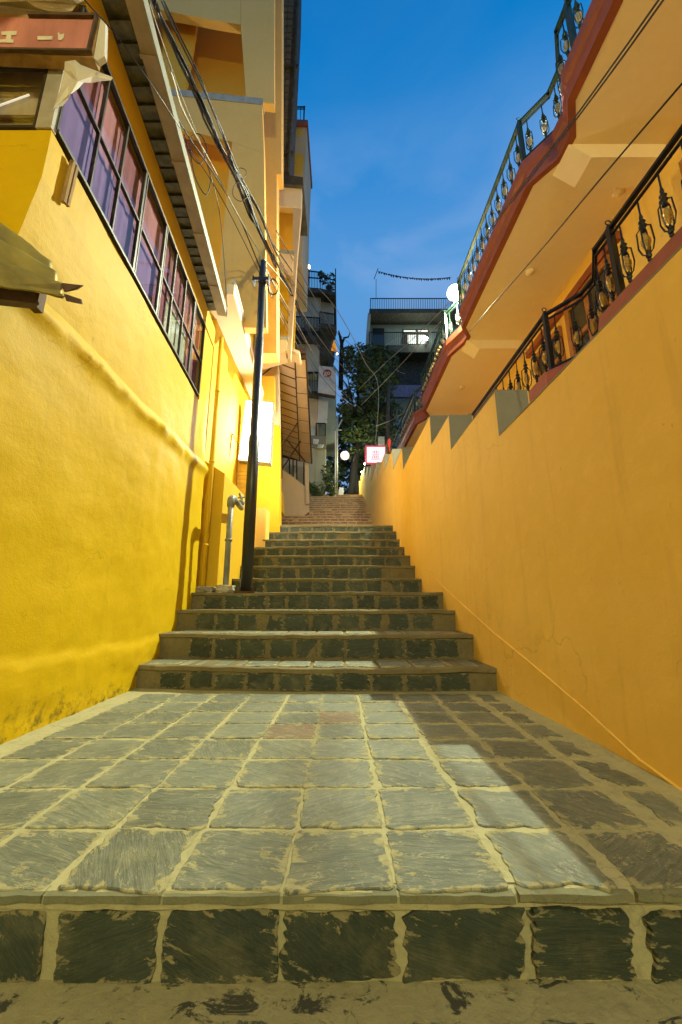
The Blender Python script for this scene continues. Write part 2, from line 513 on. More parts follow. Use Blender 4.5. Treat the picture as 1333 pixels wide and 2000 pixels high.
# ---------------------------------------------------------------- mesh builder
class MB:
    def __init__(s):
        s.v, s.f, s.m, s.cur = [], [], [], 0

    def add(s, verts, faces):
        o = len(s.v)
        s.v += [tuple(p) for p in verts]
        for f in faces:
            s.f.append(tuple(i + o for i in f))
            s.m.append(s.cur)
        return s

    def box(s, x0, x1, y0, y1, z0, z1):
        v = [(x0, y0, z0), (x1, y0, z0), (x1, y1, z0), (x0, y1, z0), (x0, y0, z1), (x1, y0, z1), (x1, y1, z1), (x0, y1, z1)]
        return s.add(v, [(0, 3, 2, 1), (4, 5, 6, 7), (0, 1, 5, 4), (1, 2, 6, 5), (2, 3, 7, 6), (3, 0, 4, 7)])

    def prism(s, poly, vec):
        """extrude a closed polygon (list of 3D points) along vec"""
        n = len(poly)
        vec = Vector(vec)
        a = [Vector(p) for p in poly]
        v = a + [p + vec for p in a]
        nor = Vector((0, 0, 0))
        for i in range(n):
            nor += a[i].cross(a[(i + 1) % n])
        idx = list(range(n))
        flip = nor.dot(vec) > 0
        f = [tuple(reversed(idx)) if flip else tuple(idx), tuple(i + n for i in (idx if flip else reversed(idx)))]
        for i in range(n):
            j = (i + 1) % n
            f.append((i, j, j + n, i + n) if flip else (j, i, i + n, j + n))
        return s.add(v, f)

    def bar(s, a, b, w, h=None, up=(0, 0, 1)):
        a, b = Vector(a), Vector(b)
        h = h or w
        d = (b - a).normalized()
        u = Vector(up)
        if abs(d.dot(u)) > 0.97:
            u = Vector((0, 1, 0))
        r = d.cross(u).normalized() * w / 2
        t = r.cross(d).normalized() * h / 2
        return s.prism([a - r - t, a + r - t, a + r + t, a - r + t], b - a)

    def tube(s, pts, r, n=6, cap=True):
        pts = [Vector(p) for p in pts]
        k = len(pts)
        rs = r if isinstance(r, (list, tuple)) else [r] * k
        d0 = (pts[1] - pts[0]).normalized()
        ref = Vector((0, 0, 1)) if abs(d0.z) < 0.9 else Vector((1, 0, 0))
        side = d0.cross(ref).normalized()
        v = []
        for i, p in enumerate(pts):
            d = (pts[min(i + 1, k - 1)] - pts[max(i - 1, 0)]).normalized()
            side = (side - d * side.dot(d))
            if side.length < 1e-6:
                side = d.orthogonal()
            side.normalize()
            up = d.cross(side)
            for j in range(n):
                a = 2 * math.pi * j / n
                v.append(p + (side * math.cos(a) + up * math.sin(a)) * rs[i])
        f = []
        for i in range(k - 1):
            for j in range(n):
                f.append((i * n + j, i * n + (j + 1) % n, (i + 1) * n + (j + 1) % n, (i + 1) * n + j))
        if cap:
            f.append(tuple(reversed(range(n))))
            f.append(tuple((k - 1) * n + j for j in range(n)))
        return s.add(v, f)

    def lathe(s, prof, c=(0, 0, 0), n=8):
        c = Vector(c)
        return s.tube([c + Vector((0, 0, z)) for r, z in prof], [max(r, 1e-4) for r, z in prof], n)

    def sphere(s, c, r, n=8, sz=1.0):
        k = max(4, n // 2 + 1)
        return s.lathe([(r * math.sin(math.pi * i / k), -r * sz * math.cos(math.pi * i / k)) for i in range(k + 1)], c, n)

    def grid(s, rows):
        h, w = len(rows), len(rows[0])
        v = [p for r in rows for p in r]
        return s.add(v, [(i * w + j, i * w + j + 1, (i + 1) * w + j + 1, (i + 1) * w + j) for i in range(h - 1) for j in range(w - 1)])

    def build(s, name, mats, parent=None, smooth=False, origin=None):
        base = Vector((0, 0, 0))
        p = parent
        while p is not None:
            base += p.location
            p = p.parent
        org = Vector(origin) if origin is not None else None
        off = org if org is not None else base
        me = bpy.data.meshes.new(name)
        me.from_pydata([tuple(Vector(q) - off) for q in s.v], [], s.f)
        mats = mats if isinstance(mats, (list, tuple)) else [mats]
        for q in mats:
            me.materials.append(q)
        if len(mats) > 1:
            me.polygons.foreach_set('material_index', s.m)
        if smooth:
            me.polygons.foreach_set('use_smooth', [True] * len(me.polygons))
        me.update()
        o = bpy.data.objects.new(name, me)
        col.objects.link(o)
        if org is not None:
            o.location = org - base
        if parent is not None:
            o.parent = parent
        return o


def tag(o, label=None, cat=None, group=None, kind=None):
    for k, v in (('label', label), ('category', cat), ('group', group), ('kind', kind)):
        if v:
            o[k] = v
    return o


def thing(name, loc, label, cat, group=None):
    o = bpy.data.objects.new(name, None)
    o.empty_display_size = 0.1
    col.objects.link(o)
    o.location = loc
    return tag(o, label, cat, group)


def link_copy(mesh_obj, name, parent, loc, rot=(0, 0, 0), scale=(1, 1, 1)):
    c = mesh_obj.copy()
    c.name = name
    col.objects.link(c)
    c.parent = parent
    base = Vector((0, 0, 0))
    p = parent
    while p is not None:
        base += p.location
        p = p.parent
    c.location = Vector(loc) - base
    c.rotation_euler = rot
    c.scale = scale
    return c


def mesh_inst(me, name, parent, loc, rot=(0, 0, 0), scale=(1, 1, 1)):
    o = bpy.data.objects.new(name, me)
    col.objects.link(o)
    o.parent = parent
    base = Vector((0, 0, 0))
    p = parent
    while p is not None:
        base += p.location
        p = p.parent
    o.location = Vector(loc) - base
    o.rotation_euler = rot
    o.scale = scale
    return o


# ================================================================ SETTING: ground
m_r = -0.0144
XR0 = 1.457


def right_x(Y):
    x = XR0 + m_r * Y
    if Y > 17:
        x -= 0.012 * (Y - 17) ** 2
    return x


LOW_TAB = [(-8, -1.86), (0, -1.88), (2.5, -1.9), (3.95, -1.925), (5.0, -2.02), (5.72, -2.05)]
mb = MB()
mb.box(-400, 400, -300, 600, -0.6, -0.5)
tag(mb.build('ground', M['soil']), kind='structure')
mb = MB()
mb.prism([(-40, 19.9, -0.49), (-40, 19.9, 6.1), (-40, 120, 9.5), (-40, 120, -0.49)], (80, 0, 0))
tag(mb.build('hillside', M['soil']), kind='structure')


# jagged slate stones, shared meshes (unit size 1 x 1, top at z = 0)
def stone_mesh(name, seed, mat, jag=0.03, thick=0.02, n=16, worn=0.0):
    """thin slab with a ragged rim; the mortar laps over it unevenly"""
    rng = random.Random(seed)
    cs = [(-.5, -.5), (.5, -.5), (.5, .5), (-.5, .5)]
    cs = [(x + rng.uniform(-.03, .03), y + rng.uniform(-.03, .03)) for x, y in cs]
    pts = []
    for k in range(4):
        a, b = cs[k], cs[(k + 1) % 4]
        for i in range(n):
            t = (i + rng.uniform(-.2, .2)) / n if i else 0
            x, y = a[0] + (b[0] - a[0]) * t, a[1] + (b[1] - a[1]) * t
            big = fbm(x * 2.2 + seed * 3.1, y * 2.2 + seed * 1.7, 3)
            sml = fbm(x * 10 + seed, y * 10, 8)
            d = jag * (.5 - big * 1.5 - sml * 1.1) * 1.6 + worn * max(0, fbm(x * 1.7 + seed * 2.3, y * 1.7, 31) + .1)
            if i == 0:
                d += .03
            d = max(-.02, min(.6, d))
            pts.append((x * (1 - d), y * (1 - d)))
    N = len(pts)
    v = [(x, y, -thick) for x, y in pts] + [(x * 0.995, y * 0.995, -0.0025) for x, y in pts] + [(x * 0.975, y * 0.975, 0) for x, y in pts]
    f = []
    for a in (0, N):
        for i in range(N):
            j = (i + 1) % N
            f.append((a + i, a + j, a + N + j, a + N + i))
    f.append(tuple(2 * N + i for i in range(N)))
    me = bpy.data.meshes.new(name)
    me.from_pydata(v, [], f)
    me.materials.append(mat)
    me.update()
    return me


TILES = [stone_mesh('paving_stone', 10 + i, M['slate'], 0.018 + 0.012 * (i % 3)) for i in range(14)]
WORN = [stone_mesh('paving_stone', 40 + i, M['slate'], 0.05, n=20, worn=.55) for i in range(8)]
RISERS = [stone_mesh('riser_stone', 70 + i, M['slate_riser'], 0.028 + 0.02 * (i % 3), n=16, worn=.12 * (i % 3 == 2)) for i in range(14)]
RISERS2 = [stone_mesh('riser_stone', 130 + i, M['slate_tan'], 0.04, n=6) for i in range(6)]
HALF = [stone_mesh('paving_stone', 100 + i, M['slate'], 0.03, n=18, worn=.22) for i in range(6)]
rs = random.Random(5)

# landing between the two flights: mortar bed, its nosing slab and the slates set in it
mb = MB()
rows = []
NX, NY = 46, 30
for j in range(NY + 1):
    y = 1.31 + (4.25 - 1.31) * j / NY
    rows.append([(-2.15 + 3.65 * i / NX, y, 0.004 * fbm(i * .35, j * .35)) for i in range(NX + 1)])
mb.grid(rows)
landing = tag(mb.build('landing', M['mortar']), kind='structure')
xs = [-2.05, -1.74, -1.42, -1.105, -0.79, -0.475, -0.16, 0.152, 0.47, 0.785, 1.1, 1.42]
ys = [1.268, 1.575, 1.89, 2.21, 2.52, 2.82, 3.11, 3.40, 3.72]
for j in range(8):
    for i in range(11):
        cx, cy = (xs[i] + xs[i + 1]) / 2, (ys[j] + ys[j + 1]) / 2
        cx += 0.012 * (cy - 1.3) * (1 if i < 6 else -0.3) + rs.uniform(-.006, .006)
        worn = i >= 10 or i == 0
        half = i in (8, 9)
        g = 0.004 if not worn else 0.03
        w = xs[i + 1] - xs[i] - g - rs.uniform(0, .012)
        h = ys[j + 1] - ys[j] - g - rs.uniform(0, .012)
        if i == 10:
            w *= 0.6
            cx -= 0.04
        if cx - w / 2 < lerp_tab(LOW_TAB, cy) + 0.03:
            continue
        me = rs.choice(WORN if worn else (HALF if half else TILES))
        mesh_inst(me, 'paving_stone', landing, (cx, cy, 0.0045 + rs.uniform(-.001, .0015)),
                  (rs.uniform(-.006, .006), rs.uniform(-.006, .006), rs.choice((0, 1)) * math.pi + rs.uniform(-.015, .015)), (w, h, 1))


# front riser under the landing
def riser_face(y_fn, z0, z1, x0, x1, name, mat, parent=None, nose=0.035, proud=0.012, depth=0.5, n=60):
    """a stair front: wavy nosing slab above a slightly recessed riser, and the tread behind it"""
    mb = MB()
    prof = [(0.0, z0), (0.0, z0 + (z1 - z0) * .45), (0.0, z1 - nose - .006), (-proud, z1 - nose), (-proud, z1 - 0.006), (-proud + 0.008, z1), (depth * .5, z1), (depth, z1)]
    rows = []
    for k, (dy, z) in enumerate(prof):
        row = []
        for i in range(n + 1):
            x = x0 + (x1 - x0) * i / n
            w = 0.016 * fbm(x * 1.9, z1 * 5 + k * .15, 2) + (0.007 * fbm(x * 12, z1 * 3 + k * .3, 4))
            zz = z + ((0.014 * fbm(x * 1.4, z1 * 9, 7) + .005 * fbm(x * 9, z1 * 7, 3)) * (1 if z1 > .05 else .45) if k >= 2 else 0)
            row.append((x, y_fn(x) + dy + w, zz))
        rows.append(row)
    mb.grid(rows)
    return mb.build(name, mat, parent)


front = tag(riser_face(lambda x: 1.285 + 0.004 * x, -0.205, 0.0, -2.15, 1.5, 'landing_front', M['mortar'], None, 0.036, 0.012, 0.06), kind='structure')
edges = [(-150, -20), (-8, 85), (123, 303), (333, 537), (560, 768), (795, 1013), (1035, 1222), (1270, 1470)]
for a, b in edges:
    p, q = at_depth(a, 1800, 1.285), at_depth(b, 1800, 1.285)
    w = (q.x - p.x) + .022
    mesh_inst(rs.choice(RISERS), 'riser_stone', front, ((p.x + q.x) / 2, 1.275, -0.122 + rs.uniform(-.004, .004)),
              (math.pi / 2, 0, 0), (w, 0.158 + rs.uniform(-.008, .008), 1))
for i in range(11):
    xa, xb = xs[i] + .012 * (i < 6) * 0 + rs.uniform(.002, .008), xs[i + 1] - rs.uniform(.002, .008)
    e_ = MB()
    za, zb = rs.uniform(-.003, .001), rs.uniform(-.003, .001)
    n_ = 10
    top = [(xa + (xb - xa) * q / n_, 1.262 + .004 * fbm(xa + q * .3, 3, i) + .004 * xa, za + (zb - za) * q / n_ + .0025 * fbm(q * .7, i, 4)) for q in range(n_ + 1)]
    bot = [(x, y - .001, z - .017 + .003 * fbm(x * 9, i, 8)) for x, y, z in top]
    bk = [(x, 1.30, z) for x, y, z in top]
    e_.grid([bot, top, bk])
    mesh_inst(e_.build('nosing_stone', M['slate_edge'], front).data, 'nosing_stone', front, (0, 0, 0)) if False else e_.build('nosing_stone', M['slate_edge'], front)
mb = MB()
rows = []
for j in range(40):
    y = -8.0 + (1.32 + 8.0) * (j / 39) ** 0.5
    rows.append([(-2.15 + 3.75 * i / 60, y, -0.2 + 0.004 * fbm(i * .4, y * 6)) for i in range(61)])
mb.grid(rows)
low = tag(mb.build('lower_path', M['mortar_edge']), kind='structure')
for i in range(11):
    for j in range(4):
        mesh_inst(rs.choice(WORN), 'paving_stone', low, (-1.75 + i * .315 + rs.uniform(-.02, .02), 1.05 - j * .32, -0.194), (0, 0, rs.uniform(-.03, .03)), (.29, .26, 1))

# the stairs
STEPS = [(3.80, .20), (4.36, .45), (4.95, .69), (5.46, .92), (6.75, 1.185), (7.26, 1.45), (7.71, 1.69), (8.3, 1.95), (8.9, 2.2), (9.35, 2.46), (9.89, 2.72)]
STEPS2 = [(13.0 + .385 * k, 2.72 + .195 * (k + 1)) for k in range(18)]
stairs = tag(thing('stairway', (0, 3.8, 0), None, None), kind='structure')
allsteps = STEPS + STEPS2
prev = 0.0
for k, (Y, z) in enumerate(allsteps):
    nxt = allsteps[k + 1][0] if k + 1 < len(allsteps) else Y + 2.0
    bow = 0.06 if k < 11 else 0.02
    lean = [0.10, 0.06, 0.02, 0][k] if k < 4 else 0
    fn = (lambda Y, bow, lean: lambda x: Y + bow * (x / 1.6) ** 2 + (lean * (x / 1.9) ** 2 if x < 0 else 0))(Y, bow, lean)
    x0 = -2.15 if k < 11 else -2.6
    x1 = right_x(Y) + .04
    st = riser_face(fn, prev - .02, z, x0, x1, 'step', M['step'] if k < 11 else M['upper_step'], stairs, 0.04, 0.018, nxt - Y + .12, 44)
    # stones of the riser
    hgt = z - prev
    x = x0 + 0.12 + rs.uniform(0, .15) if k else -1.72
    if k < 29:
        first = {0: -1.68, 1: -1.62, 2: -1.78, 3: -1.86}.get(k, x0 + .2 + rs.uniform(0, .12))
        x = first
        last = x1 - (0.12 if k in (0, 1, 2) else 0.06)
        while x + .2 < last:
            w = rs.uniform(.235, .31)
            xc = x + w / 2
            dy = fn(xc + .05) - fn(xc - .05)
            hh = hgt - .045 - rs.uniform(0, .02)
            if not (rs.random() < 0.03 and k > 0):
                mesh_inst(rs.choice(RISERS if k < 11 else RISERS2), 'riser_stone', st, (xc, fn(xc) - .009, prev + .012 + hh / 2 + rs.uniform(-.006, .006)),
                          (math.pi / 2, 0, math.atan(dy / .1)), (w, hh, 1))
            x += w + rs.uniform(.008, .035)
    # slates on the treads that can be seen from below
    if k < 3:
        x = x0 + .3
        d = nxt - Y - .1
        while x + .3 < x1 - .1:
            xc = x + .15
            mesh_inst(rs.choice(TILES), 'tread_stone', st, (xc, fn(xc) + .05 + d / 2, z + .006), (0, 0, rs.uniform(-.02, .02)), (.29, d * .93, 1))
            x += .315
    prev = z
top_z = allsteps[-1][1]
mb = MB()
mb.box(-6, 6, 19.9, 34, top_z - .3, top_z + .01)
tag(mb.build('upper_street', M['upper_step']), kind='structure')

# ================================================================ RIGHT: boundary wall, stepped up the hill
bw = thing('boundary_wall', (1.45, 3.3, 0), 'long orange-yellow boundary wall stepping up beside the stairs on the right', 'wall')
SECT = [(-8.0, 3.3, 2.215), (3.3, 4.71, 2.66), (4.71, 5.66, 3.125), (5.66, 8.16, 3.60), (8.16, 9.6, 4.1), (9.6, 11.18, 4.65), (11.18, 13.3, 5.13), (13.3, 15.6, 5.66), (15.6, 17.2, 6.4), (17.2, 18.6, 6.9), (18.6, 20.2, 7.4)]
TH = 0.30
for i, (y0, y1, zt) in enumerate(SECT):
    mb = MB()
    n = max(3, int((y1 - y0) / 0.14))
    nz = 26
    rows = []
    for a in range(nz + 1):
        z = -0.49 + (zt + .49) * a / nz
        row = []
        for b in range(n + 1):
            y = y0 + (y1 - y0) * b / n
            wob = 0.012 * fbm(y * .9, z * .9, 3) + 0.004 * fbm(y * 4, z * 4, 5)
            if a == nz or b in (0, n):
                wob *= 0.5
            row.append((right_x(y) + wob, y, z))
        rows.append(row)
    mb.grid([list(reversed(r)) for r in rows])
    # top, ends, back
    for y in (y0, y1):
        xa = right_x(y) + .006
        q = [(xa, y, -.49), (xa + TH, y, -.49), (xa + TH, y, zt), (xa, y, zt)]
        mb.add(q if y == y0 else list(reversed(q)), [(0, 1, 2, 3)])
    t = [rows[-1][b] for b in range(n + 1)]
    for b in range(n):
        p, q = t[b], t[b + 1]
        mb.add([p, (p[0] + TH, p[1], zt), (q[0] + TH, q[1], zt), q], [(0, 1, 2, 3)])
        mb.add([(p[0] + TH, p[1], zt), (p[0] + TH, p[1], -.49), (q[0] + TH, q[1], -.49), (q[0] + TH, q[1], zt)], [(0, 1, 2, 3)])
    sec = mb.build('wall_section', M['orange'], bw, smooth=False)
    if i > 0:
        zb = SECT[i - 1][2]
        xa = right_x(y0)
        c = MB()
        c.box(xa - .004, xa + TH - .01, y0 - .012, y0 - .001, zb + .003, zt + .006)
        c.build('bare_end_face', M['cement'], sec)
    c = MB()
    c.prism([(right_x(y0) - .003, y0, zt + .001), (right_x(y1) - .003, y1, zt + .001), (right_x(y1) + TH, y1, zt + .001), (right_x(y0) + TH, y0, zt + .001)], (0, 0, .012))
    c.build('top_cap', M['cement'], sec)
# plaster skirting line along the foot of the wall
mb = MB()
sk = []
for px, py in ((1333, 1545), (1250, 1485), (1150, 1392), (1040, 1298), (960, 1232), (905, 1182), (860, 1140), (838, 1112)):
    p = on_side(px, py, XR0 - .008, m_r)
    sk.append(p)
mb.tube([on_side(1700, 1880, XR0 - .008, m_r)] + sk, 0.0075, 5)
mb.build('skirting_line', M['orange'], bw, smooth=True)

# ================================================================ RIGHT: house with two balconies
hs = thing('balcony_house', (4.6, 6, 0), 'yellow two-storey house with iron-railed balconies above the right wall', 'house')
XW = 4.58
mb = MB()
mb.box(XW, XW + 6, -7.5, 20, -.48, 10.6)
mb.build('wall', M['orange'], hs)
# plan of the balcony front: straight bays with a notch between them
PLAN = [(-7.50, 3.090), (-5.10, 3.045), (-4.70, 3.270), (-4.43, 3.255), (-3.82, 3.015), (-0.75, 2.993), (-0.30, 3.210), (0.00, 3.195), (0.45, 2.978), (3.79, 2.933), (4.20, 3.177), (4.47, 3.168), (4.86, 2.888), (8.10, 2.838), (8.42, 3.053), (8.62, 3.045), (9.21, 2.802), (12.20, 2.760), (12.57, 2.978), (12.75, 2.970), (13.23, 2.677), (15.90, 2.550), (20.25, 2.430)]
Z2 = 7.085
ZC = 3.87


def plan_poly(off, z):
    return [(x + off, y, z) for y, x in PLAN]


def slab(name, z0, z1, off, mat):
    mb = MB()
    poly = plan_poly(off, z0) + [(XW - .002, PLAN[-1][0], z0), (XW - .002, PLAN[0][0], z0)]
    mb.prism(poly, (0, 0, z1 - z0))
    return mb.build(name, mat, hs)


slab('upper_balcony', Z2, Z2 + .40, 0.05, M['cream'])
slab('lower_balcony', 3.05, 3.50, 0.07, M['cream'])


def band(name, prof, mat):
    """moulded strip that follows the balcony front; prof = (out, z)"""
    mb = MB()
    mb.grid([[(x - o, y, z) for y, x in PLAN] for o, z in prof])
    return mb.build(name, mat, hs)


band('red_fascia', [(-.09, Z2 - .006), (0.018, Z2 - .006), (0.018, Z2 + .10), (0.0, Z2 + .125), (0.0, Z2 + .25), (.02, Z2 + .275), (.045, Z2 + .31), (.045, Z2 + .47), (.03, Z2 + .485), (-.2, Z2 + .485)], M['red'])
band('red_coping', [(-.13, 3.46), (0.045, 3.46), (0.045, 3.61), (0.09, 3.64), (0.09, 3.84), (0.06, ZC), (-.2, ZC), (-.2, 3.505)], M['red'])
# cross beams under the upper slab at every notch
for yb in (-0.075, 4.32, 8.58, 12.7):
    mb = MB()
    x = lerp_tab(PLAN, yb) + .03
    mb.prism([(x, yb - .03, Z2 + .001), (x + .30, yb - .03, Z2 - .24), (XW, yb - .03, Z2 - .24), (XW, yb - .03, Z2 + .001)], (0, .42, 0))
    mb.build('beam', M['cream'], hs)
for px, py in ((1035, 531), (903, 756), (1208, 374)):
    p = on_level(px, py, Z2)
    mb = MB()
    mb.lathe([(.07, -.05), (.08, -.03), (.09, 0)], (p.x, p.y, Z2), 10)
    mb.build('ceiling_rose', M['cream'], hs, smooth=True)


# iron balusters
def baluster_mesh(name, iron, gilt, H):
    mb = MB()
    mb.tube([(0, 0, 0), (0, 0, H)], .009, 5)
    mb.lathe([(.006, H * .50), (.026, H * .52), (.018, H * .56), (.037, H * .60), (.02, H * .63), (.034, H * .66), (.015, H * .70), (.018, H * .73), (.006, H * .80)], (0, 0, 0), 7)
    for z, r in ((.05, .017), (.11, .021), (.165, .027), (.215, .022)):
        mb.sphere((0, 0, H * z), r, 7)
    for a in (0, math.pi / 2):
        for sgn in (1, -1):
            d = Vector((math.cos(a) * sgn, math.sin(a) * sgn, 0))
            mb.tube([Vector((0, 0, H * .62)), d * .06 + Vector((0, 0, H * .55)), d * .068 + Vector((0, 0, H * .33)), d * .045 + Vector((0, 0, H * .22)), Vector((0, 0, H * .17))], .0075, 4)
    mb.cur = 1
    prof = []
    for i in range(13):
        t = i / 12
        prof.append((.009 + .036 * math.sin(math.pi * t) * (1 if i % 2 else .72), H * (.25 + .24 * t)))
    mb.lathe(prof, (0, 0, 0), 8)
    me_o = mb.build(name, [iron, gilt], None, smooth=False)
    me = me_o.data
    bpy.data.objects.remove(me_o)
    return me


POST_Y = [-0.75, 0.45, 3.54, 4.86, 8.10, 9.21, 12.2, 13.23]


def railing(zb, zt, y0, y1, iron, gilt, label):
    H = zt - zb
    mb = MB()
    pts = [Vector((x, y, zt)) for y, x in PLAN if y0 <= y <= y1]
    for a, b in zip(pts, pts[1:]):
        d = (b - a).normalized() * .015
        mb.bar(a - d, b + d, .052, .033)
        mb.bar(a - d - Vector((0, 0, .09)), b + d - Vector((0, 0, .09)), .027, .021)
        mb.bar(a - d + Vector((0, 0, -H + .045)), b + d + Vector((0, 0, -H + .045)), .027, .021)
    rail = mb.build('railing', iron, hs)
    rail['label'] = label
    me = baluster_mesh('baluster', iron, gilt, H - .09)
    for a, b in zip(pts, pts[1:]):
        L = (b - a).length
        n = max(1, round(L / .267))
        for k in range(n):
            p = a + (b - a) * ((k + .5) / n)
            mesh_inst(me, 'baluster', rail, (p.x, p.y, zb), (0, 0, rs.uniform(-.5, .5)))
    for y in POST_Y:
        if y0 <= y <= y1:
            x = lerp_tab(PLAN, y)
            pm = MB()
            pm.box(x - .03, x + .03, y - .03, y + .03, zb, zt + .015)
            pm.lathe([(.018, 0), (.03, .012), (.024, .03), (.009, .045)], (x, y, zt + .015), 7)
            ring = [(x + .03 * math.cos(t * math.pi / 5), y, zt + .085 + .03 * math.sin(t * math.pi / 5)) for t in range(11)]
            pm.tube(ring, .0075, 4)
            pm.build('post', iron, rail)
    return rail


railing(Z2 + .485, 8.37, 0.4, 16, M['green_iron'], M['silver'], 'dark green iron railing with pale gilt basket balusters')
railing(ZC, 4.755, 0.4, 8.7, M['black'], M['gold'], 'black iron railing with gold basket balusters')

# doors and window under the upper balcony
for y0, y1, z0, z1 in ((5.58, 6.93, 3.505, 6.55), (7.17, 8.25, 3.505, 6.4), (2.85, 4.12, 3.505, 6.5)):
    mb = MB()
    xf = XW - .075
    fr = .125
    mb.box(xf, XW - .002, y0, y0 + fr, z0, z1)
    mb.box(xf, XW - .002, y1 - fr, y1, z0, z1)
    mb.box(xf, XW - .002, y0 + fr, y1 - fr, z1 - fr, z1)
    mb.box(xf, XW - .002, y0 + fr, y1 - fr, z0 + 1.12, z0 + 1.12 + fr)
    mb.box(xf, XW - .002, y0 + fr, y1 - fr, z0 + 2.18, z0 + 2.27)
    ym = (y0 + y1) / 2
    for za, zb_ in ((z0, z0 + 1.12), (z0 + 1.12 + fr, z0 + 2.18), (z0 + 2.27, z1 - fr)):
        mb.box(xf + .004, XW - .002, ym - .06, ym + .06, za, zb_)
    d = mb.build('door', M['wood'], hs)
    for ya, yb in ((y0 + fr, ym - .06), (ym + .06, y1 - fr)):
        for za, zb_ in ((z0 + 1.12 + fr, z0 + 2.18), (z0 + 2.27, z1 - fr)):
            g = MB()
            g.box(XW - .03, XW - .004, ya, yb, za, zb_)
            g.build('pane', M['dark_glass'], d)
    g = MB()
    g.box(XW - .04, XW - .004, y0 + fr, y1 - fr, z0, z0 + 1.12)
    g.build('bottom_panel', M['wood'], d)
mb = MB()
mb.box(XW - .10, XW - .002, 5.3, 8.55, 6.57, 6.72)
mb.build('lintel', M['red'], hs)

# string of small bulbs along the far end of the upper balcony
sl = thing('string_lights', (2.76, 10.5, 7.6), 'string of small dark bulbs hung along the far red balcony fascia', 'string lights')
mb = MB()
sp = []
for k in range(40):
    y = 9.4 + k * .17
    sp.append((lerp_tab(PLAN, y) - .13, y, Z2 + .45 + .04 * math.sin(k * 1.1)))
mb.tube(sp, .005, 4)
mb.build('wire', M['cable'], sl)
bm_ = MB()
bm_.sphere((0, 0, 0), .028, 6, 1.3)
bo = bm_.build('bulb', M['stub_wood'])
bme = bo.data
bpy.data.objects.remove(bo)
for p in sp:
    mesh_inst(bme, 'bulb', sl, (p[0] - .01, p[1], p[2] - .05))

# the street lamp that lights the alley, on a post fixed to the upper balcony rail
lamp = thing('street_lamp', (3.02, 8.76, Z2 + .48), 'brightly lit white lamp on a post at the upper right balcony rail', 'lamp')
mb = MB()
LP = LAMP_POS
mb.tube([(LP.x + .12, LP.y + .05, Z2 + .40), (LP.x + .12, LP.y + .05, LP.z + .18), (LP.x + .10, LP.y + .12, LP.z + .17), (LP.x + .05, LP.y + .12, LP.z + .11)], .025, 8)
mb.build('post', M['green_iron'], lamp, smooth=True)
mb = MB()
aim = Vector((-.30, -.72, -.62)).normalized()
ra = aim.orthogonal().normalized()
rb = aim.cross(ra)
rws = []
for r_, d_ in ((.19, .04), (.186, .02), (.16, -.02), (.10, -.06), (.04, -.09), (.03, -.14)):
    rws.append([LP + aim * d_ + (ra * math.cos(q * math.pi / 12) + rb * math.sin(q * math.pi / 12)) * r_ for q in range(25)])
mb.grid(rws)
shd = mb.build('shade', M['reflector'], lamp, smooth=True)
shd.modifiers.new('thickness', 'SOLIDIFY').thickness = .006
mb = MB()
mb.sphere(LP, .075, 12)
mb.build('bulb', M['bulb'], lamp, smooth=True)
ld = bpy.data.lights.new('lamp_light', 'SPOT')
ld.spot_size = R(156)
ld.spot_blend = 1.0
ld.energy = LAMP_W
ld.color = (0.95, 1.0, 0.72)
ld.shadow_soft_size = 0.025
lo = bpy.data.objects.new('lamp_light', ld)
col.objects.link(lo)
lo.parent = lamp
lo.location = LP + aim * .12 - lamp.location
lo.rotation_euler = Vector((-3.2, -5.6, -8.0)).to_track_quat('-Z', 'Y').to_euler()

ld3 = bpy.data.lights.new('lamp_spill', 'POINT')
ld3.energy = LAMP_OMNI_W
ld3.color = (1.0, 0.86, 0.60)
ld3.shadow_soft_size = 0.03
lo3 = bpy.data.objects.new('lamp_spill', ld3)
col.objects.link(lo3)
lo3.parent = lamp
lo3.location = LP + Vector((-.12, -.1, -.16)) - lamp.location

# street lamp further down the alley; it lights what faces down the hill
l2 = thing('street_lamp', (1.2, -7.2, -.2), 'yellow street lamp on a tall pole down the alley', 'lamp')
mb = MB()
mb.tube([(1.2, -7.2, -.2), (1.2, -7.2, 6.2), (1.1, -7.15, 6.4), (.7, -7.1, 6.45)], [.07, .05, .03, .025], 10)
mb.build('pole', M['pole'], l2, smooth=True)
mb = MB()
mb.lathe([(.2, 0), (.19, .03), (.1, .1), (.03, .15)], (.65, -7.1, 6.35), 14)
mb.build('shade', M['reflector'], l2, smooth=True)
mb = MB()
mb.sphere((.65, -7.1, 6.36), .05, 10)
mb.build('bulb', emit('yellow_bulb', (1, .85, .5), 20), l2)
ld2 = bpy.data.lights.new('lower_lamp_light', 'POINT')
ld2.energy = LAMP2_W
ld2.color = (1.0, 0.90, 0.42)
ld2.shadow_soft_size = 0.08
lo2 = bpy.data.objects.new('lower_lamp_light', ld2)
col.objects.link(lo2)
lo2.parent = l2
lo2.location = Vector((.65, -7.05, 6.27)) - l2.location

# ================================================================ LEFT: near yellow house
yh = thing('yellow_house', (-2, 4, 0), 'yellow house on the left with a strip of purple and pink windows', 'house')


def ledge_z(Y):
    return lerp_tab([(-8, 2.58), (3.5, 2.60), (4.6, 2.68), (5.72, 2.78)], Y)


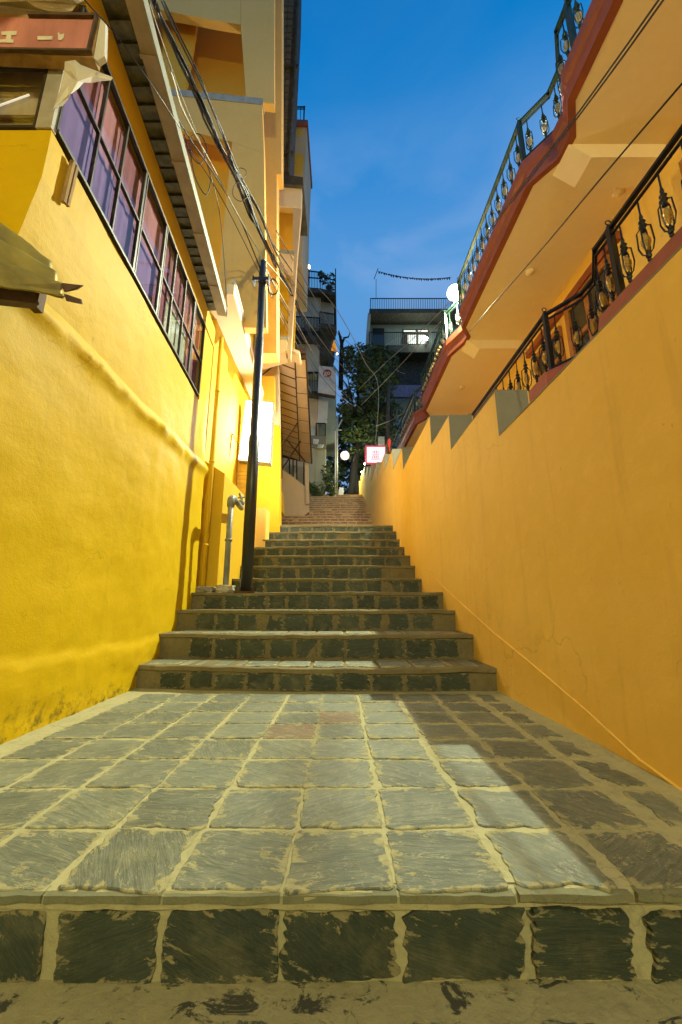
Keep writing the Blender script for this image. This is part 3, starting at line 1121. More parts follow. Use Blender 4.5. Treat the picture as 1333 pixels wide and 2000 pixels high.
def low_x(Y, z):
    x = lerp_tab(LOW_TAB, Y)
    zb = .40 + .04 * fbm(Y * 1.5, 3.3) + .035 * fbm(Y * 7, 1.3)
    s = max(0, min(1, (zb - z) / .035 + .5))
    x += (.02 + .012 * fbm(Y * 5, z * 5, 2)) * s * s * (3 - 2 * s)
    zl = ledge_z(Y)
    d = (z - (zl - .04)) / .075
    if Y > 1.9:
        x += (.042 + .025 * fbm(Y * 2.2, 8.1) + .02 * fbm(Y * 9, z * 9, 8.1)) * math.exp(-d * d)
    x += .016 * fbm(Y * .8, z * .8, 1) + .006 * fbm(Y * 3.5, z * 3.5, 6) + .002 * fbm(Y * 14, z * 14, 9)
    return x


mb = MB()
rows = []
ysamp = [-8 + .25 * i for i in range(36)] + [1.0 + .05 * i for i in range(1, 95)]
ysamp = [y for y in ysamp if y <= 5.72]
for a in range(101):
    t = a / 100
    row = []
    for y in ysamp:
        z = -.49 + (ledge_z(y) + .06 + .49) * t
        row.append((low_x(y, z), y, z))
    rows.append(row)
mb.grid(rows)
back = [(-2.8, y, ledge_z(y) + .06) for y in ysamp]
mb.grid([rows[-1], back])
e = [r[-1] for r in rows]
mb.add([e[0], (-2.8, 5.72, -.49), (-2.8, 5.72, e[-1][2])] + list(reversed(e[1:])), [tuple(range(len(e) + 2))])
mb.build('lower_wall', M['yellow'], yh, smooth=True)

XU, MU = -1.66, -.075


def up_x(Y):
    return XU + MU * Y


Y0U, Y1U = 1.87, 5.72
# upper wall below the windows
mb = MB()
rows = []
for a in range(25):
    t = a / 24
    row = []
    for b in range(66):
        y = Y0U + (Y1U - Y0U) * b / 65
        z0 = ledge_z(y) - .06
        z = z0 + (3.625 - z0) * t
        k = min(1, t * 1.5)
        x = (lerp_tab(LOW_TAB, y) - .015) * (1 - k) + up_x(y) * k + .012 * fbm(y * .9, z * .9, 11) + .004 * fbm(y * 4, z * 4, 2)
        row.append((x, y, z))
    rows.append(row)
mb.grid(rows)
l0 = [r[0] for r in rows]
mb.add([(-6, Y0U, l0[0][2])] + l0 + [(-6, Y0U, 3.625)], [tuple(reversed(range(len(l0) + 2)))])
mb.add([rows[-1][0], rows[-1][-1], (-2.6, Y1U, 3.625), (-2.6, Y0U, 3.625)], [(0, 1, 2, 3)])
mb.build('upper_wall', M['yellow'], yh)
# head over the windows, pier at the far end, house body behind
mb = MB()
mb.prism([(up_x(Y0U) + .015, Y0U, 4.85), (up_x(Y1U) + .015, Y1U, 4.85), (-2.7, Y1U, 4.85), (-2.7, Y0U, 4.85)], (0, 0, .32))
mb.build('window_head', M['yellow2'], yh)
mb = MB()
mb.prism([(up_x(5.24), 5.24, 3.626), (up_x(Y1U), Y1U, 3.626), (-2.7, Y1U, 3.626), (-2.7, 5.24, 3.626)], (0, 0, 1.222))
mb.build('end_pier', M['yellow'], yh)
mb = MB()
mb.box(-7, -2.82, -6, 5.70, 2.7, 5.6)
mb.build('rear_wall', M['yellow2'], yh)
mb = MB()
mb.box(-7, -1.70, -6, 1.80, 5.62, 5.75)
mb.build('roof_slab', M['cement'], yh)

# the window strip: frame, panes, curtains
WZ0, WZ1 = 3.635, 4.845


def wall_pt(px, py, off=0.0):
    return on_side(px, py, XU + off, MU)


mull_px = [(115, 277), (172, 376), (216, 456), (257, 528), (302, 618), (326, 660), (348, 697), (366, 733), (387, 770)]
MY = [wall_pt(*p).y for p in mull_px]
MY[0] = 1.9
trans_z = 4.22
win = MB()
fo = .012


def wbar(y0, z0, y1, z1, w, d=.045, out=0.0):
    a = Vector((up_x(y0) + out, y0, z0))
    b = Vector((up_x(y1) + out, y1, z1))
    win.bar(a, b, w, d, up=(1, 0, 0))


wbar(MY[0], WZ0 + .03, MY[-1], WZ0 + .03, .024)
wbar(MY[0], WZ1 - .03, MY[-1], WZ1 - .03, .024)
wbar(MY[0], trans_z, MY[-1], trans_z - .02, .016, .03)
for i, y in enumerate(MY):
    thick = i in (3, 4, 7)
    wbar(y, WZ0 + .04, y, WZ1 - .04, .026 if thick else .014, .03, .004 if thick else 0)
    if thick:
        wbar(y + .04, WZ0 + .04, y + .04, WZ1 - .04, .012, .03, .003)
wf = win.build('window', M['frame'], yh)
LOWC = ['purple', 'purple', 'purple', 'purple', 'maroon', 'pale_green', 'pale_green', 'maroon']
UPC = ['maroon', 'pink', 'maroon', 'pink', 'maroon', 'maroon', 'maroon', 'pink']
for i in range(len(MY) - 1):
    ya, yb = MY[i] + .015, MY[i + 1] - .015
    for z0, z1, c in ((WZ0 + .042, trans_z - .022, LOWC[i]), (trans_z + .016, WZ1 - .042, UPC[i])):
        g = MB()
        tl = rs.uniform(-.004, .004)
        pts = [(up_x(ya) - .004 + tl, ya, z0), (up_x(yb) - .004 - tl, yb, z0), (up_x(yb) - .004 - tl, yb, z1), (up_x(ya) - .004 + tl, ya, z1)]
        g.prism(pts, (-.005, 0, 0))
        g.build('pane', M['glass'], wf)
        cu = MB()
        rws = []
        for zz in (z0 - .02, (z0 + z1) / 2, z1 + .02):
            rws.append([(up_x(ya + (yb - ya) * k / 14) - .05 + .003 * math.sin(k * 1.7 + i) + .006 * fbm(k * .7, zz * 2, i), ya - .012 + (yb - ya + .024) * k / 14, zz) for k in range(15)])
        cu.grid(rws)
        cu.build('curtain', M[c], wf, smooth=True)
mb = MB()
mb.box(-2.75, -2.35, 1.95, 5.2, 3.64, 4.84)
mb.build('inner_partition', M['dim_room'], yh)

# glazed end bay facing the steps, above the return wall
bay = MB()
YB = 1.87
bx1 = up_x(YB) + .005
bz0, bz1 = 3.63, 4.17
bay.box(-4.5, bx1 - .1, YB - .014, YB + .014, bz0 - .002, bz0 + .018)
bay.box(-4.5, bx1 - .1, YB - .014, YB + .014, bz1 - .02, bz1 + .1)
bay.box(bx1 - .115, bx1 - .1, YB - .014, YB + .014, bz0 + .018, bz1 - .02)
bf = bay.build('end_window', M['frame'], yh)
g = MB()
g.box(bx1 - .098, bx1, YB - .012, YB + .03, bz0, bz1 + .1)
g.build('corner_post', M['alu'], bf)
g = MB()
g.box(-4.5, bx1 - .116, YB - .008, YB - .002, bz0 + .018, bz1 - .02)
g.build('pane', M['glass'], bf)
g = MB()
g.box(-4.5, bx1 - .13, YB + .10, YB + .12, bz0 - .002, bz1 + .2)
g.build('interior_sheet', M['dim_room'], bf)
g = MB()
g.tube([(-2.6, YB + .08, 3.78), (bx1 - .28, YB + .08, 4.06)], .006, 6)
g.build('tube_lamp', emit('dim_tube', (1, 1, .9), 0.7), bf)
g = MB()
g.box(-4.4, bx1 - .16, YB + .07, YB + .09, 3.84, 3.865)
g.build('shelf', M['dark_wood'], bf)

# eave: dark tile undersides, box gutter
eav = MB()
ea, eb = -6.0, 5.30


def eave_x(Y):
    return lerp_tab([(-6, -0.7), (2.0, -1.455), (5.3, -1.755)], Y)


eav.prism([(up_x(ea) - .3, ea, 5.195), (eave_x(ea) - .06, ea, 5.195), (eave_x(eb) - .06, eb, 5.195), (up_x(eb) - .3, eb, 5.195)], (0, 0, .05))
eo = eav.build('eave', M['tile_dark'], yh)
k = 0
y = 1.6
while y < eb - .1:
    t = MB()
    xa, xb = up_x(y) + .02, eave_x(y) - .155
    dz = rs.uniform(-.012, .008)
    t.prism([(xa, y, 5.165 + dz), (xb, y, 5.165 + dz), (xb - .006, y + .115, 5.178 + dz), (xa, y + .115, 5.178 + dz)], (0, 0, .018))
    t.build('tile', M['tile_dark'], eo)
    y += .135
gt = MB()
gt.prism([(eave_x(ea) - .15, ea, 5.11), (eave_x(ea) - .022, ea, 5.09), (eave_x(eb) - .022, eb, 5.09), (eave_x(eb) - .15, eb, 5.11)], (0, 0, .085))
for y in (2.3, 3.1, 3.9, 4.7):
    gt.prism([(eave_x(y) - .155, y, 5.104), (eave_x(y) - .018, y, 5.083), (eave_x(y + .03) - .018, y + .03, 5.083), (eave_x(y + .03) - .155, y + .03, 5.104)], (0, 0, .09))
go_ = gt.build('gutter', M['gutter'], yh)
gl = MB()
gl.prism([(eave_x(ea) - .02, ea, 5.078), (eave_x(ea) - .006, ea, 5.075), (eave_x(eb) - .006, eb, 5.075), (eave_x(eb) - .02, eb, 5.078)], (0, 0, .12))
gl.build('gutter_lip', M['gutter_lip'], go_)

# wooden stub by the corner
mb = MB()
p, q = wall_pt(143, 315, .03), wall_pt(124, 395, .03)
mb.bar(p, q, .026, .02)
mb.bar(p + Vector((0, .035, .0)), q + Vector((0, .035, .015)), .022, .02)
mb.build('wooden_stub', M['stub_wood'], yh)

# sign box over the corner
YS = 1.78
sg = thing('red_sign_box', at_depth(150, 110, YS), 'faded red sign box with a dark frame hanging at the upper left corner', 'sign')
P = lambda px, py, d=0.0: at_depth(px, py, YS) + Vector((0, d, 0))
mb = MB()
mb.prism([P(-260, 88), P(182, 112), P(196, 32), P(-260, 20)], (0, .07, 0))
mb.build('cabinet', M['stub_wood'], sg)
mb = MB()
mb.prism([P(183, 112, .002), P(197, 32, .002), P(206, 42, .002), P(204, 108, .002), P(190, 118, .002)], (0, .03, 0))
mb.build('side_plate', M['white'], sg)
mb = MB()
a, b, c, d = P(-260, 90, -.006), P(178, 108, -.006), P(190, 40, -.006), P(-260, 30, -.006)
mb.prism([a, b, c, d], (0, .005, 0))
mb.build('face', M['sign_pink'], sg)
mb = MB()
mb.bar(P(-260, 101, -.016), P(182, 107, -.016), .016, .02, up=(0, 1, 0))
mb.bar(P(60, 36, -.016), P(194, 38, -.016), .024, .02, up=(0, 1, 0))
mb.bar(P(192, 38, -.017), P(176, 108, -.017), .014, .02, up=(0, 1, 0))
mb.build('frame', M['dark_wood'], sg)
for pts_ in ([(6, 66), (36, 65), (35, 73), (25, 73), (24, 81), (30, 82), (29, 88), (2, 87), (2, 82), (14, 81), (16, 73), (6, 73)],
             [(76, 75), (106, 75), (104, 82), (76, 82)],
             [(116, 67), (121, 72), (128, 70), (127, 78), (122, 83), (116, 82)]):
    mb = MB()
    mb.prism([P(x, y, -.011) for x, y in pts_], (0, .003, 0))
    mb.build('letter', M['letter'], sg)
# torn white sheeting: over the top, and hanging at the corner
sh = thing('plastic_sheet', at_depth(165, 150, 1.8), 'torn white plastic sheet hanging from the corner below the red sign', 'sheet')


def drape(poly, Y, name, parent, mat, seed):
    mb = MB()
    n = len(poly)
    c = Vector((sum(p[0] for p in poly) / n, sum(p[1] for p in poly) / n))
    ring = []
    for (x, y) in poly:
        ring.append(at_depth(x, y, Y + .03 * fbm(x * .05, y * .05, seed)))
    cc = at_depth(c.x, c.y, Y - .045)
    mid = [(p + cc) / 2 + Vector((0, .03 * fbm(p.x * 9, p.z * 9, seed), 0)) for p in ring]
    v = ring + mid + [cc]
    f = []
    for i in range(n):
        j = (i + 1) % n
        f += [(i, j, n + j, n + i), (n + i, n + j, 2 * n)]
    mb.add(v, f)
    o = mb.build(name, mat, parent, smooth=False)
    sm = o.modifiers.new('thickness', 'SOLIDIFY')
    sm.thickness = .004
    return o


drape([(128, 122), (148, 119), (158, 128), (220, 152), (218, 157), (192, 146), (166, 145), (152, 172), (135, 184), (122, 205), (105, 214), (118, 180), (127, 140)], 1.78, 'sheet', sh, M['white'], 4)
sh2 = thing('tarpaulin', at_depth(80, 10, 1.9), 'white and grey tarpaulin bundled above the red sign box', 'tarpaulin')
drape([(-200, -40), (180, -30), (170, -2), (150, 8), (142, 22), (122, 27), (85, 21), (40, 18), (-200, 6)], 1.86, 'sheet', sh2, M['white'], 9)
drape([(-200, 8), (0, 12), (60, 20), (100, 25), (88, 34), (60, 36), (56, 46), (20, 47), (-200, 50)], 1.84, 'sheet', sh2, simple('grey_film', (.34, .31, .26), .6), 2)

# corrugated awning on the left wall
aw = thing('tin_awning', (-2.2, 1.75, 2.75), 'bent corrugated tin awning sheet sticking out from the left wall', 'awning')
mb = MB()
rows = []
A, B_, C_, D_ = at_depth(-160, 330, 1.5), at_depth(-160, 545, 1.45), at_depth(128, 578, 1.95), at_depth(98, 505, 2.0)
for a in range(34):
    s_ = a / 33
    row = []
    for b in range(31):
        t_ = b / 30
        p = (A * (1 - t_) + D_ * t_) * (1 - s_) + (B_ * (1 - t_) + C_ * t_) * s_
        p = p + Vector((0, 0, .034 * math.sin(s_ * 19) + .012 * fbm(t_ * 3, s_ * 2, 3) - .06 * t_ * t_ * (1 - s_ * .6) + .02))
        row.append(p)
    rows.append(row)
mb.grid(rows)
o = mb.build('tin_sheet', M['tin'], aw, smooth=True)
o.modifiers.new('thickness', 'SOLIDIFY').thickness = .004
mb = MB()
mb.prism([at_depth(118, 552, 1.98), at_depth(162, 557, 2.0), at_depth(150, 565, 2.0), at_depth(126, 570, 1.98)], (.0, .01, .006))
mb.prism([at_depth(125, 573, 1.96), at_depth(158, 584, 1.98), at_depth(160, 594, 1.98), at_depth(130, 588, 1.96)], (0, .01, .006))
mb.build('torn_flap', M['rust'], aw)
mb = MB()
mb.bar(at_depth(-160, 560, 1.55), at_depth(68, 588, 1.9), .07, .06)
mb.bar(at_depth(-160, 500, 1.6), at_depth(60, 560, 1.95), .05, .10)
mb.build('support_beam', M['dark_wood'], aw)
mb = MB()
mb.bar(at_depth(78, 568, 1.95), at_depth(70, 606, 1.95), .05, .05)
mb.build('bracket', M['rust'], aw)

# ================================================================ LEFT: pole, pipes
pole_c = Vector((-1.315, 5.62, .925))
pl = thing('utility_pole', pole_c, 'tall black steel pole standing on the steps on the left', 'pole')
mb = MB()
mb.tube([pole_c, pole_c + Vector((0, 0, 2.3)), pole_c + Vector((0, 0, 2.32)), pole_c + Vector((0, 0, 4.0)), pole_c + Vector((0, 0, 4.02)), pole_c + Vector((-.01, 0, 5.5))], [.083, .083, .07, .068, .058, .056], 14)
mb.build('shaft', M['pole'], pl, smooth=True)
mb = MB()
mb.box(pole_c.x - .14, pole_c.x + .14, 5.48, 5.76, .915, .935)
for dx in (-.115, .115):
    for dy in (-.115, .115):
        mb.tube([(pole_c.x + dx, 5.62 + dy, .93), (pole_c.x + dx, 5.62 + dy, .985)], .012, 6)
mb.build('base_plate', M['rust'], pl)
mb = MB()
zc = 6.02
mb.lathe([(.068, -.05), (.07, 0), (.068, .05)], (pole_c.x - .008, 5.62, zc), 12)
mb.box(pole_c.x - .15, pole_c.x + .12, 5.54, 5.56, zc - .03, zc + .03)
mb.box(pole_c.x - .15, pole_c.x - .13, 5.53, 5.66, zc - .05, zc + .05)
mb.box(pole_c.x + .10, pole_c.x + .12, 5.53, 5.66, zc - .05, zc + .05)
mb.build('clamp', M['pole'], pl)

dp = thing('drain_pipe', (-1.64, 5.66, .92), 'grey plastic drain pipe with an elbow against the yellow wall', 'pipe')
mb = MB()
base = at_depth(441, 1146, 5.7)
topp = at_depth(445, 972, 5.7)
mb.tube([base, Vector((base.x, 5.7, topp.z - .04))], .042, 12)
mb.build('downpipe', M['pvc'], dp, smooth=True)
mb = MB()
mb.tube([Vector((base.x, 5.7, topp.z - .14)), Vector((base.x, 5.7, topp.z - .03)), Vector((base.x + .005, 5.74, topp.z)), Vector((base.x + .01, 5.82, topp.z + .005))], .056, 12)
mb.build('elbow', M['pvc'], dp, smooth=True)
endp = Vector((base.x - .06, 6.55, topp.z + .05))
mb = MB()
mb.tube([Vector((base.x + .01, 5.8, topp.z + .005)), endp], .046, 12)
mb.build('cross_pipe', M['pvc'], dp, smooth=True)
mb = MB()
mb.lathe([(.054, 0), (.054, .03)], Vector((base.x, 5.7, base.z + .65)), 12)
mb.build('coupling', M['pvc'], dp, smooth=True)
mb = MB()
mb.sphere(endp + Vector((-.01, .02, .1)), .06, 8)
mb.tube([endp + Vector((0, .02, .0)), endp + Vector((0, .02, .14)), endp + Vector((-.05, .02, .26))], .025, 7)
mb.bar(endp + Vector((-.08, .02, .18)), endp + Vector((.06, .02, .2)), .02, .02)
mb.build('valve', M['pvc'], dp, smooth=True)


def lump(name, x0, x1, y0, y1, z0, z1, seed, label, mat, cat):
    bm = bmesh.new()
    bmesh.ops.create_cube(bm, size=1)
    bmesh.ops.subdivide_edges(bm, edges=bm.edges[:], cuts=4, use_grid_fill=True)
    for v in bm.verts:
        p = v.co
        n_ = p.normalized() * .62
        q = p * .65 + n_ * .35
        q = Vector((q.x, q.y, q.z)) * (1 + .22 * fbm(p.x * 2.5 + seed, p.y * 2.5, p.z * 2.5))
        v.co = (q.x * (x1 - x0), q.y * (y1 - y0), q.z * (z1 - z0) + (z1 - z0) / 2)
    me = bpy.data.meshes.new(name)
    bm.to_mesh(me)
    bm.free()
    me.materials.append(mat)
    o = bpy.data.objects.new(name, me)
    col.objects.link(o)
    o.location = ((x0 + x1) / 2, (y0 + y1) / 2, z0 - .01)
    return tag(o, label, cat)


cm = simple('pale_cement', (.44, .41, .30), .9, var=.3, scale=20, bump=.5)
lump('cement_lump', -1.74, -1.50, 5.56, 5.8, .92, 1.03, 3, 'rough pale cement lump round the foot of the grey drain pipe', cm, 'cement footing')
lump('cement_block', -1.99, -1.76, 5.54, 5.76, .92, 1.01, 8, 'grey cement block on the step beside the yellow conduit', M['cement'], 'cement block')

# ================================================================ LEFT: tall yellow apartment block
ab = thing('apartment_block', (-2.15, 7, 0), 'tall yellow apartment block with cream balconies on the left', 'apartment building')
XB = -2.17
mb = MB()
mb.box(-7, XB, 5.99, 13.2, -.48, 5.598)
mb.build('ground_floor_wall', M['yellow2'], ab)
mb = MB()
mb.box(-6, -2.32, 5.725, 5.985, -.48, 5.6)
mb.build('recess', M['yellow2'], ab)
mb = MB()
mb.box(XB + .002, -1.84, 6.0, 7.75, -.48, 2.78)
mb.prism([(XB + .002, 6.0, 2.781), (-1.84, 6.0, 2.781), (XB + .002, 6.0, 2.99)], (0, 1.75, 0))
mb.build('plinth', M['yellow2'], ab)
mb = MB()
mb.tube([(-2.0, 5.83, .9), (-2.0, 5.83, 5.1)], .038, 8)
for z in (1.6, 2.9, 4.1):
    mb.lathe([(.046, 0), (.046, .03)], (-2.0, 5.83, z), 8)
cd = thing('conduit', (-2.07, 5.8, .9), 'yellow painted conduit running up the wall end by the crack', 'conduit')
mb.build('pipe', M['yellow2'], cd, smooth=True)
# louvre pier under the light box, low plinth box further up
mb = MB()
mb.box(XB + .002, XB + .30, 7.93, 8.4, 1.0, 3.72)
pier = mb.build('pier', M['orange'], ab)
for k in range(14):
    s_ = MB()
    s_.box(XB + .01, XB + .295, 7.915, 7.928, 2.45 + k * .085, 2.45 + k * .085 + .074)
    s_.build('slat', M['orange'], pier)
mb = MB()
mb.box(XB + .002, -1.72, 8.95, 9.4, 1.9, 2.95)
mb.build('meter_plinth', M['orange'], ab)
# first floor terrace slab with cream soffit
T0 = 5.6
mb = MB()
mb.prism([(-1.72, 5.42, T0), (-1.93, 8.9, T0), (-2.6, 8.9, T0), (-3.4, 5.42, T0)][0:1] + [(-1.93, 8.95, T0), (-6, 8.95, T0), (-6, 5.735, T0), (-1.95, 5.735, T0), (-1.84, 5.42, T0)], (0, 0, .2))
mb.build('terrace_slab', M['cream'], ab)
mb = MB()
mb.prism([(-1.70, 5.40, T0 + .2), (-1.91, 8.95, T0 + .2), (-1.97, 8.95, T0 + .2), (-1.76, 5.40, T0 + .2)], (0, 0, .06))
mb.build('terrace_edge', M['white'], ab)


def facade(Y, pts, depth, name, mat, parent=ab):
    """front piece at distance Y: outline as seen, pushed back by depth"""
    mb = MB()
    mb.prism([at_depth(x, y, Y) for x, y in pts], (0, depth, 0))
    return mb.build(name, mat, parent)


mb = MB()
mb.box(-7, -2.45, 7.45, 13.2, 5.801, 22)
mb.build('upper_core', M['yellow2'], ab)
# bay toward the camera (distance 6.2 m): parapet band with openings above and below
YBAY = 6.3
facade(YBAY, [(150, 172), (345, 181), (512, 200), (516, 300), (454, 277), (375, 257), (150, 230)], .16, 'bay_parapet', M['cream2'])
facade(YBAY - .012, [(150, 164), (345, 174), (514, 192), (514, 204), (345, 186), (150, 178)], .19, 'bay_coping', M['coping'])
facade(YBAY, [(454, 277.3), (516, 300.3), (518, 450), (521, 640), (455, 640), (428, 532)], .16, 'bay_pier', M['cream2'])
facade(YBAY + .55, [(150, 225), (480, 290), (480, 632), (150, 632)], .1, 'loggia_back_wall', M['ochre'])
facade(YBAY, [(150, -150), (470, -170), (470.5, 48), (420, 40), (318, 20), (150, -10)], .16, 'bay_lintel', M['cream2'])
facade(YBAY, [(470.8, -170), (536, -190), (536, 203), (512, 200), (481, 196.5), (471, 50)], .16, 'upper_pier', M['cream2'])
facade(YBAY + .9, [(150, -140), (485, -120), (485, 200), (150, 190)], .1, 'upper_loggia_back', M['ochre'])
# curved dark jamb inside the upper opening
facade(YBAY + .4, [(318, 10), (388, 22), (378, 95), (362, 180), (330, 180), (318, 100)], .08, 'inner_arch', M['ochre'])
# main wall strip right of the bay
facade(7.1, [(500, -260), (553, -260), (551, 0), (550, 340), (541, 340), (541, 690), (500, 690)], .35, 'corner_wall', M['cream2'])
# brick flank with drain pipe above the lower building
fl = facade(9.25, [(536, -300), (590, -300), (583, 0), (564, 346), (540, 346)], .9, 'brick_flank', M['soot'])
k = 0
for yy in range(-40, 340, 13):
    w0 = 583 - (yy / 345) * 19
    for a in range(3):
        xa, xb = 540 + a * (w0 - 548) / 3, 540 + (a + 1) * (w0 - 548) / 3 - 1.2
        mb = MB()
        d_ = rs.uniform(0, .02)
        mb.prism([at_depth(x, y, 9.245 - .012 - d_ * .3) for x, y in ((xa, yy), (xb, yy + 1), (xb, yy + 12), (xa, yy + 11))], (0, .02, 0))
        mb.build('brick', M['brick'], fl)
mb = MB()
mb.tube([at_depth(584, -60, 9.15), at_depth(576, 140, 9.15), at_depth(563, 340, 9.15)], .05, 8)
for px, py in ((578, 128), (568, 298)):
    p = at_depth(px, py, 9.15)
    mb.box(p.x - .35, p.x + .09, p.y - .02, p.y + .07, p.z - .05, p.z + .05)
mb.build('drain_pipe', M['soot'], fl)

# lower building attached behind (distance 9 m)
lb = thing('balcony_building', at_depth(545, 1000, 9.0), 'narrow cream building with open loggias behind the yellow block', 'building')


def lf(pts, Y, depth, name, mat):
    return facade(Y, pts, depth, name, mat, lb)


lf([(536, 338), (592, 346), (592, 362), (536, 358)], 8.9, 1.6, 'roof_slab', M['soot'])
lf([(536, 358.5), (590, 362.5), (589, 408), (576, 406), (536, 402)], 9.0, .18, 'lintel', M['cream'])
lf([(573, 406.5), (589, 408.5), (581, 500), (572, 498)], 9.0, .18, 'pillar', M['beige'])
lf([(500, 380), (585, 400), (580, 520), (500, 520)], 9.75, .1, 'loggia_back_wall', M['ochre'])
lf([(536, 489), (573, 494), (572, 536), (536, 531)], 8.97, .16, 'parapet', M['cream'])
lf([(536, 485), (576, 490), (576, 496), (536, 491)], 8.94, .22, 'parapet_coping', M['coping'])
lf([(566, 500), (581, 500.5), (574, 600), (568, 700), (562, 700)], 9.02, .18, 'lower_pillar', M['beige'])
lf([(500, 520), (580, 520), (575, 690), (500, 690)], 9.7, .1, 'lower_loggia_back', M['yellow2'])
lf([(512, 536), (525, 533), (523, 658), (512, 658)], 9.0, .18, 'jamb', M['cream'])
lf([(508, 656), (561, 660), (561, 683), (508, 682)], 8.97, .16, 'lower_parapet', M['cream'])
lf([(506, 650), (563, 656), (563, 662), (506, 658)], 8.94, .22, 'lower_coping', M['coping'])
lf([(480, 686), (543, 686), (546, 830), (480, 830)], 9.9, .3, 'ground_wall', M['beige'])
lf([(480, 830.5), (546, 830.5), (547, 1040), (480, 1040)], 9.9, .3, 'ground_wall', M['yellow2'])
lf([(505, 735), (536, 735), (537, 800), (505, 800)], 9.55, .2, 'wall_patch', M['ochre'])
# little pent roof between the loggia and the soffit panels
lf([(506, 693), (556, 680), (557, 686), (507, 700)], 8.9, .5, 'pent_roof', M['cream'])
lf([(566, 677), (586, 686), (585, 692), (566, 683)], 9.3, .5, 'pent_roof', M['cream'])
# upper block with rooftop rail far behind
ub = thing('rooftop_building', at_depth(590, 700, 13), 'tall narrow building whose rooftop rail shows above the brick flank', 'building')
facade(13, [(500, 236), (600, 242), (596, 330), (590, 520), (500, 520)], 2.5, 'wall', M['beige'], ub)
facade(12.9, [(500, 230), (602, 234), (602, 244), (500, 240)], 2.7, 'roof_edge', M['red'], ub)
facade(12.98, [(572, 252), (592, 252), (588, 266), (572, 262)], .03, 'vent', M['ochre'], ub)
facade(12.98, [(576, 298), (594, 304), (590, 340), (576, 340)], .03, 'window', M['ochre'], ub)
mb = MB()
za = at_depth(590, 234, 13).z
for px in (574, 580, 587, 594):
    p = at_depth(px, 233, 12.95)
    mb.box(p.x - (.03 if px == 594 else .012), p.x + (.03 if px == 594 else .012), 12.94, 12.97, p.z - .05, p.z + .78)
p = at_depth(560, 233, 12.95)
q = at_depth(596, 233, 12.95)
mb.bar(p + Vector((0, 0, .72)), q + Vector((0, 0, .72)), .04, .04)
mb.bar(p + Vector((0, 0, .6)), q + Vector((0, 0, .6)), .03, .03)
mb.build('roof_railing', M['black'], ub)

# illuminated sign box
lbx = thing('light_box_sign', at_depth(498, 903, 7.75), 'white glowing light box sign fixed on the yellow wall behind the pole', 'sign')
Q = lambda px, py, d=0.0: at_depth(px, py, 7.75) + Vector((0, d, 0))
mb = MB()
mb.prism([Q(465, 899, .004), Q(528, 905, .004), Q(534, 784, .004), Q(480, 780, .004)], (0, .22, 0))
mb.build('casing', M['alu'], lbx)
mb = MB()
mb.prism([Q(467.5, 896.5, -.006), Q(526, 902, -.006), Q(532, 787.5, -.006), Q(482, 783.5, -.006)], (0, .008, 0))
mb.build('lit_face', M['lightbox'], lbx)
mb = MB()
mb.prism([Q(467.5, 896.5, .227), Q(526, 902, .227), Q(532, 787.5, .227), Q(482, 783.5, .227)], (0, .008, 0))
mb.build('lit_back', M['lightbox'], lbx)
mb = MB()
p = at_depth(453, 868, 7.5)
mb.tube([(XB, 7.3, p.z - .35), (XB + .02, 7.3, p.z + .15), (XB + .14, 7.72, p.z - .1)], .012, 5)
mb.build('bracket', M['rust'], lbx)

# ================================================================ LEFT: canopy with soffit panels
cn = thing('canopy', (-1.6, 12, 6.8), 'long canopy with cream soffit panels and steel struts up the alley', 'canopy')
A = at_depth(598, 703, 9.9)
B = at_depth(545, 700, 9.9)
Cc = at_depth(552, 893, 15.8)
D = at_depth(609, 905, 15.8)


def cpt(s_, t_, dz=0.0):
    p = (B * (1 - s_) + A * s_) * (1 - t_) + (Cc * (1 - s_) + D * s_) * t_
    return p + Vector((0, 0, dz))


mb = MB()
mb.prism([cpt(-.03, -.01, .02), cpt(1.03, -.01, .02), cpt(1.03, 1.01, .02), cpt(-.03, 1.01, .02)], (0, 0, .09))
mb.prism([cpt(.02, -.02, .11), cpt(1.0, -.02, .11), cpt(.96, -.005, .34), cpt(.08, -.005, .34)], (0, .2, 0))
cr_ = mb.build('roof', M['rust'], cn)
N1 = 14
for k in range(N1):
    t0, t1 = k / N1 + .006, (k + 1) / N1 - .006
    sk_ = .035
    mb = MB()
    mb.prism([cpt(.02, max(0, t0 - sk_)), cpt(.585, t0), cpt(.585, t1), cpt(.02, max(0.0, t1 - sk_))], (0, 0, .018))
    mb.build('soffit_panel', M['panel'], cn)
for k in range(8):
    t0, t1 = k / 8 + .004, (k + 1) / 8 - .004
    mb = MB()
    mb.prism([cpt(.605, t0), cpt(.985, t0), cpt(.985, t1), cpt(.605, t1)], (0, 0, .018))
    mb.build('soffit_panel', M['panel'], cn)
for a, b in (((.0, 0.0), (.0, 1.0)), ((.595, 0), (.595, 1)), ((1, 0), (1, 1))):
    mb = MB()
    mb.bar(cpt(*a, -.02), cpt(*b, -.02), .03, .04)
    mb.build('edge_bar', M['rust'], cn)
for a, b, ya, yb in (((512, 733), (549, 703), 9.7, 9.9), ((551, 872), (586, 819), 13, 13), ((551, 917), (589, 859), 14.5, 14.2), ((552, 848), (597, 902), 14, 15.7), ((551, 848), (551, 935), 14, 14.5)):
    mb = MB()
    mb.bar(at_depth(*a, ya), at_depth(*b, yb), .035, .035)
    mb.build('strut', M['rust'], cn)
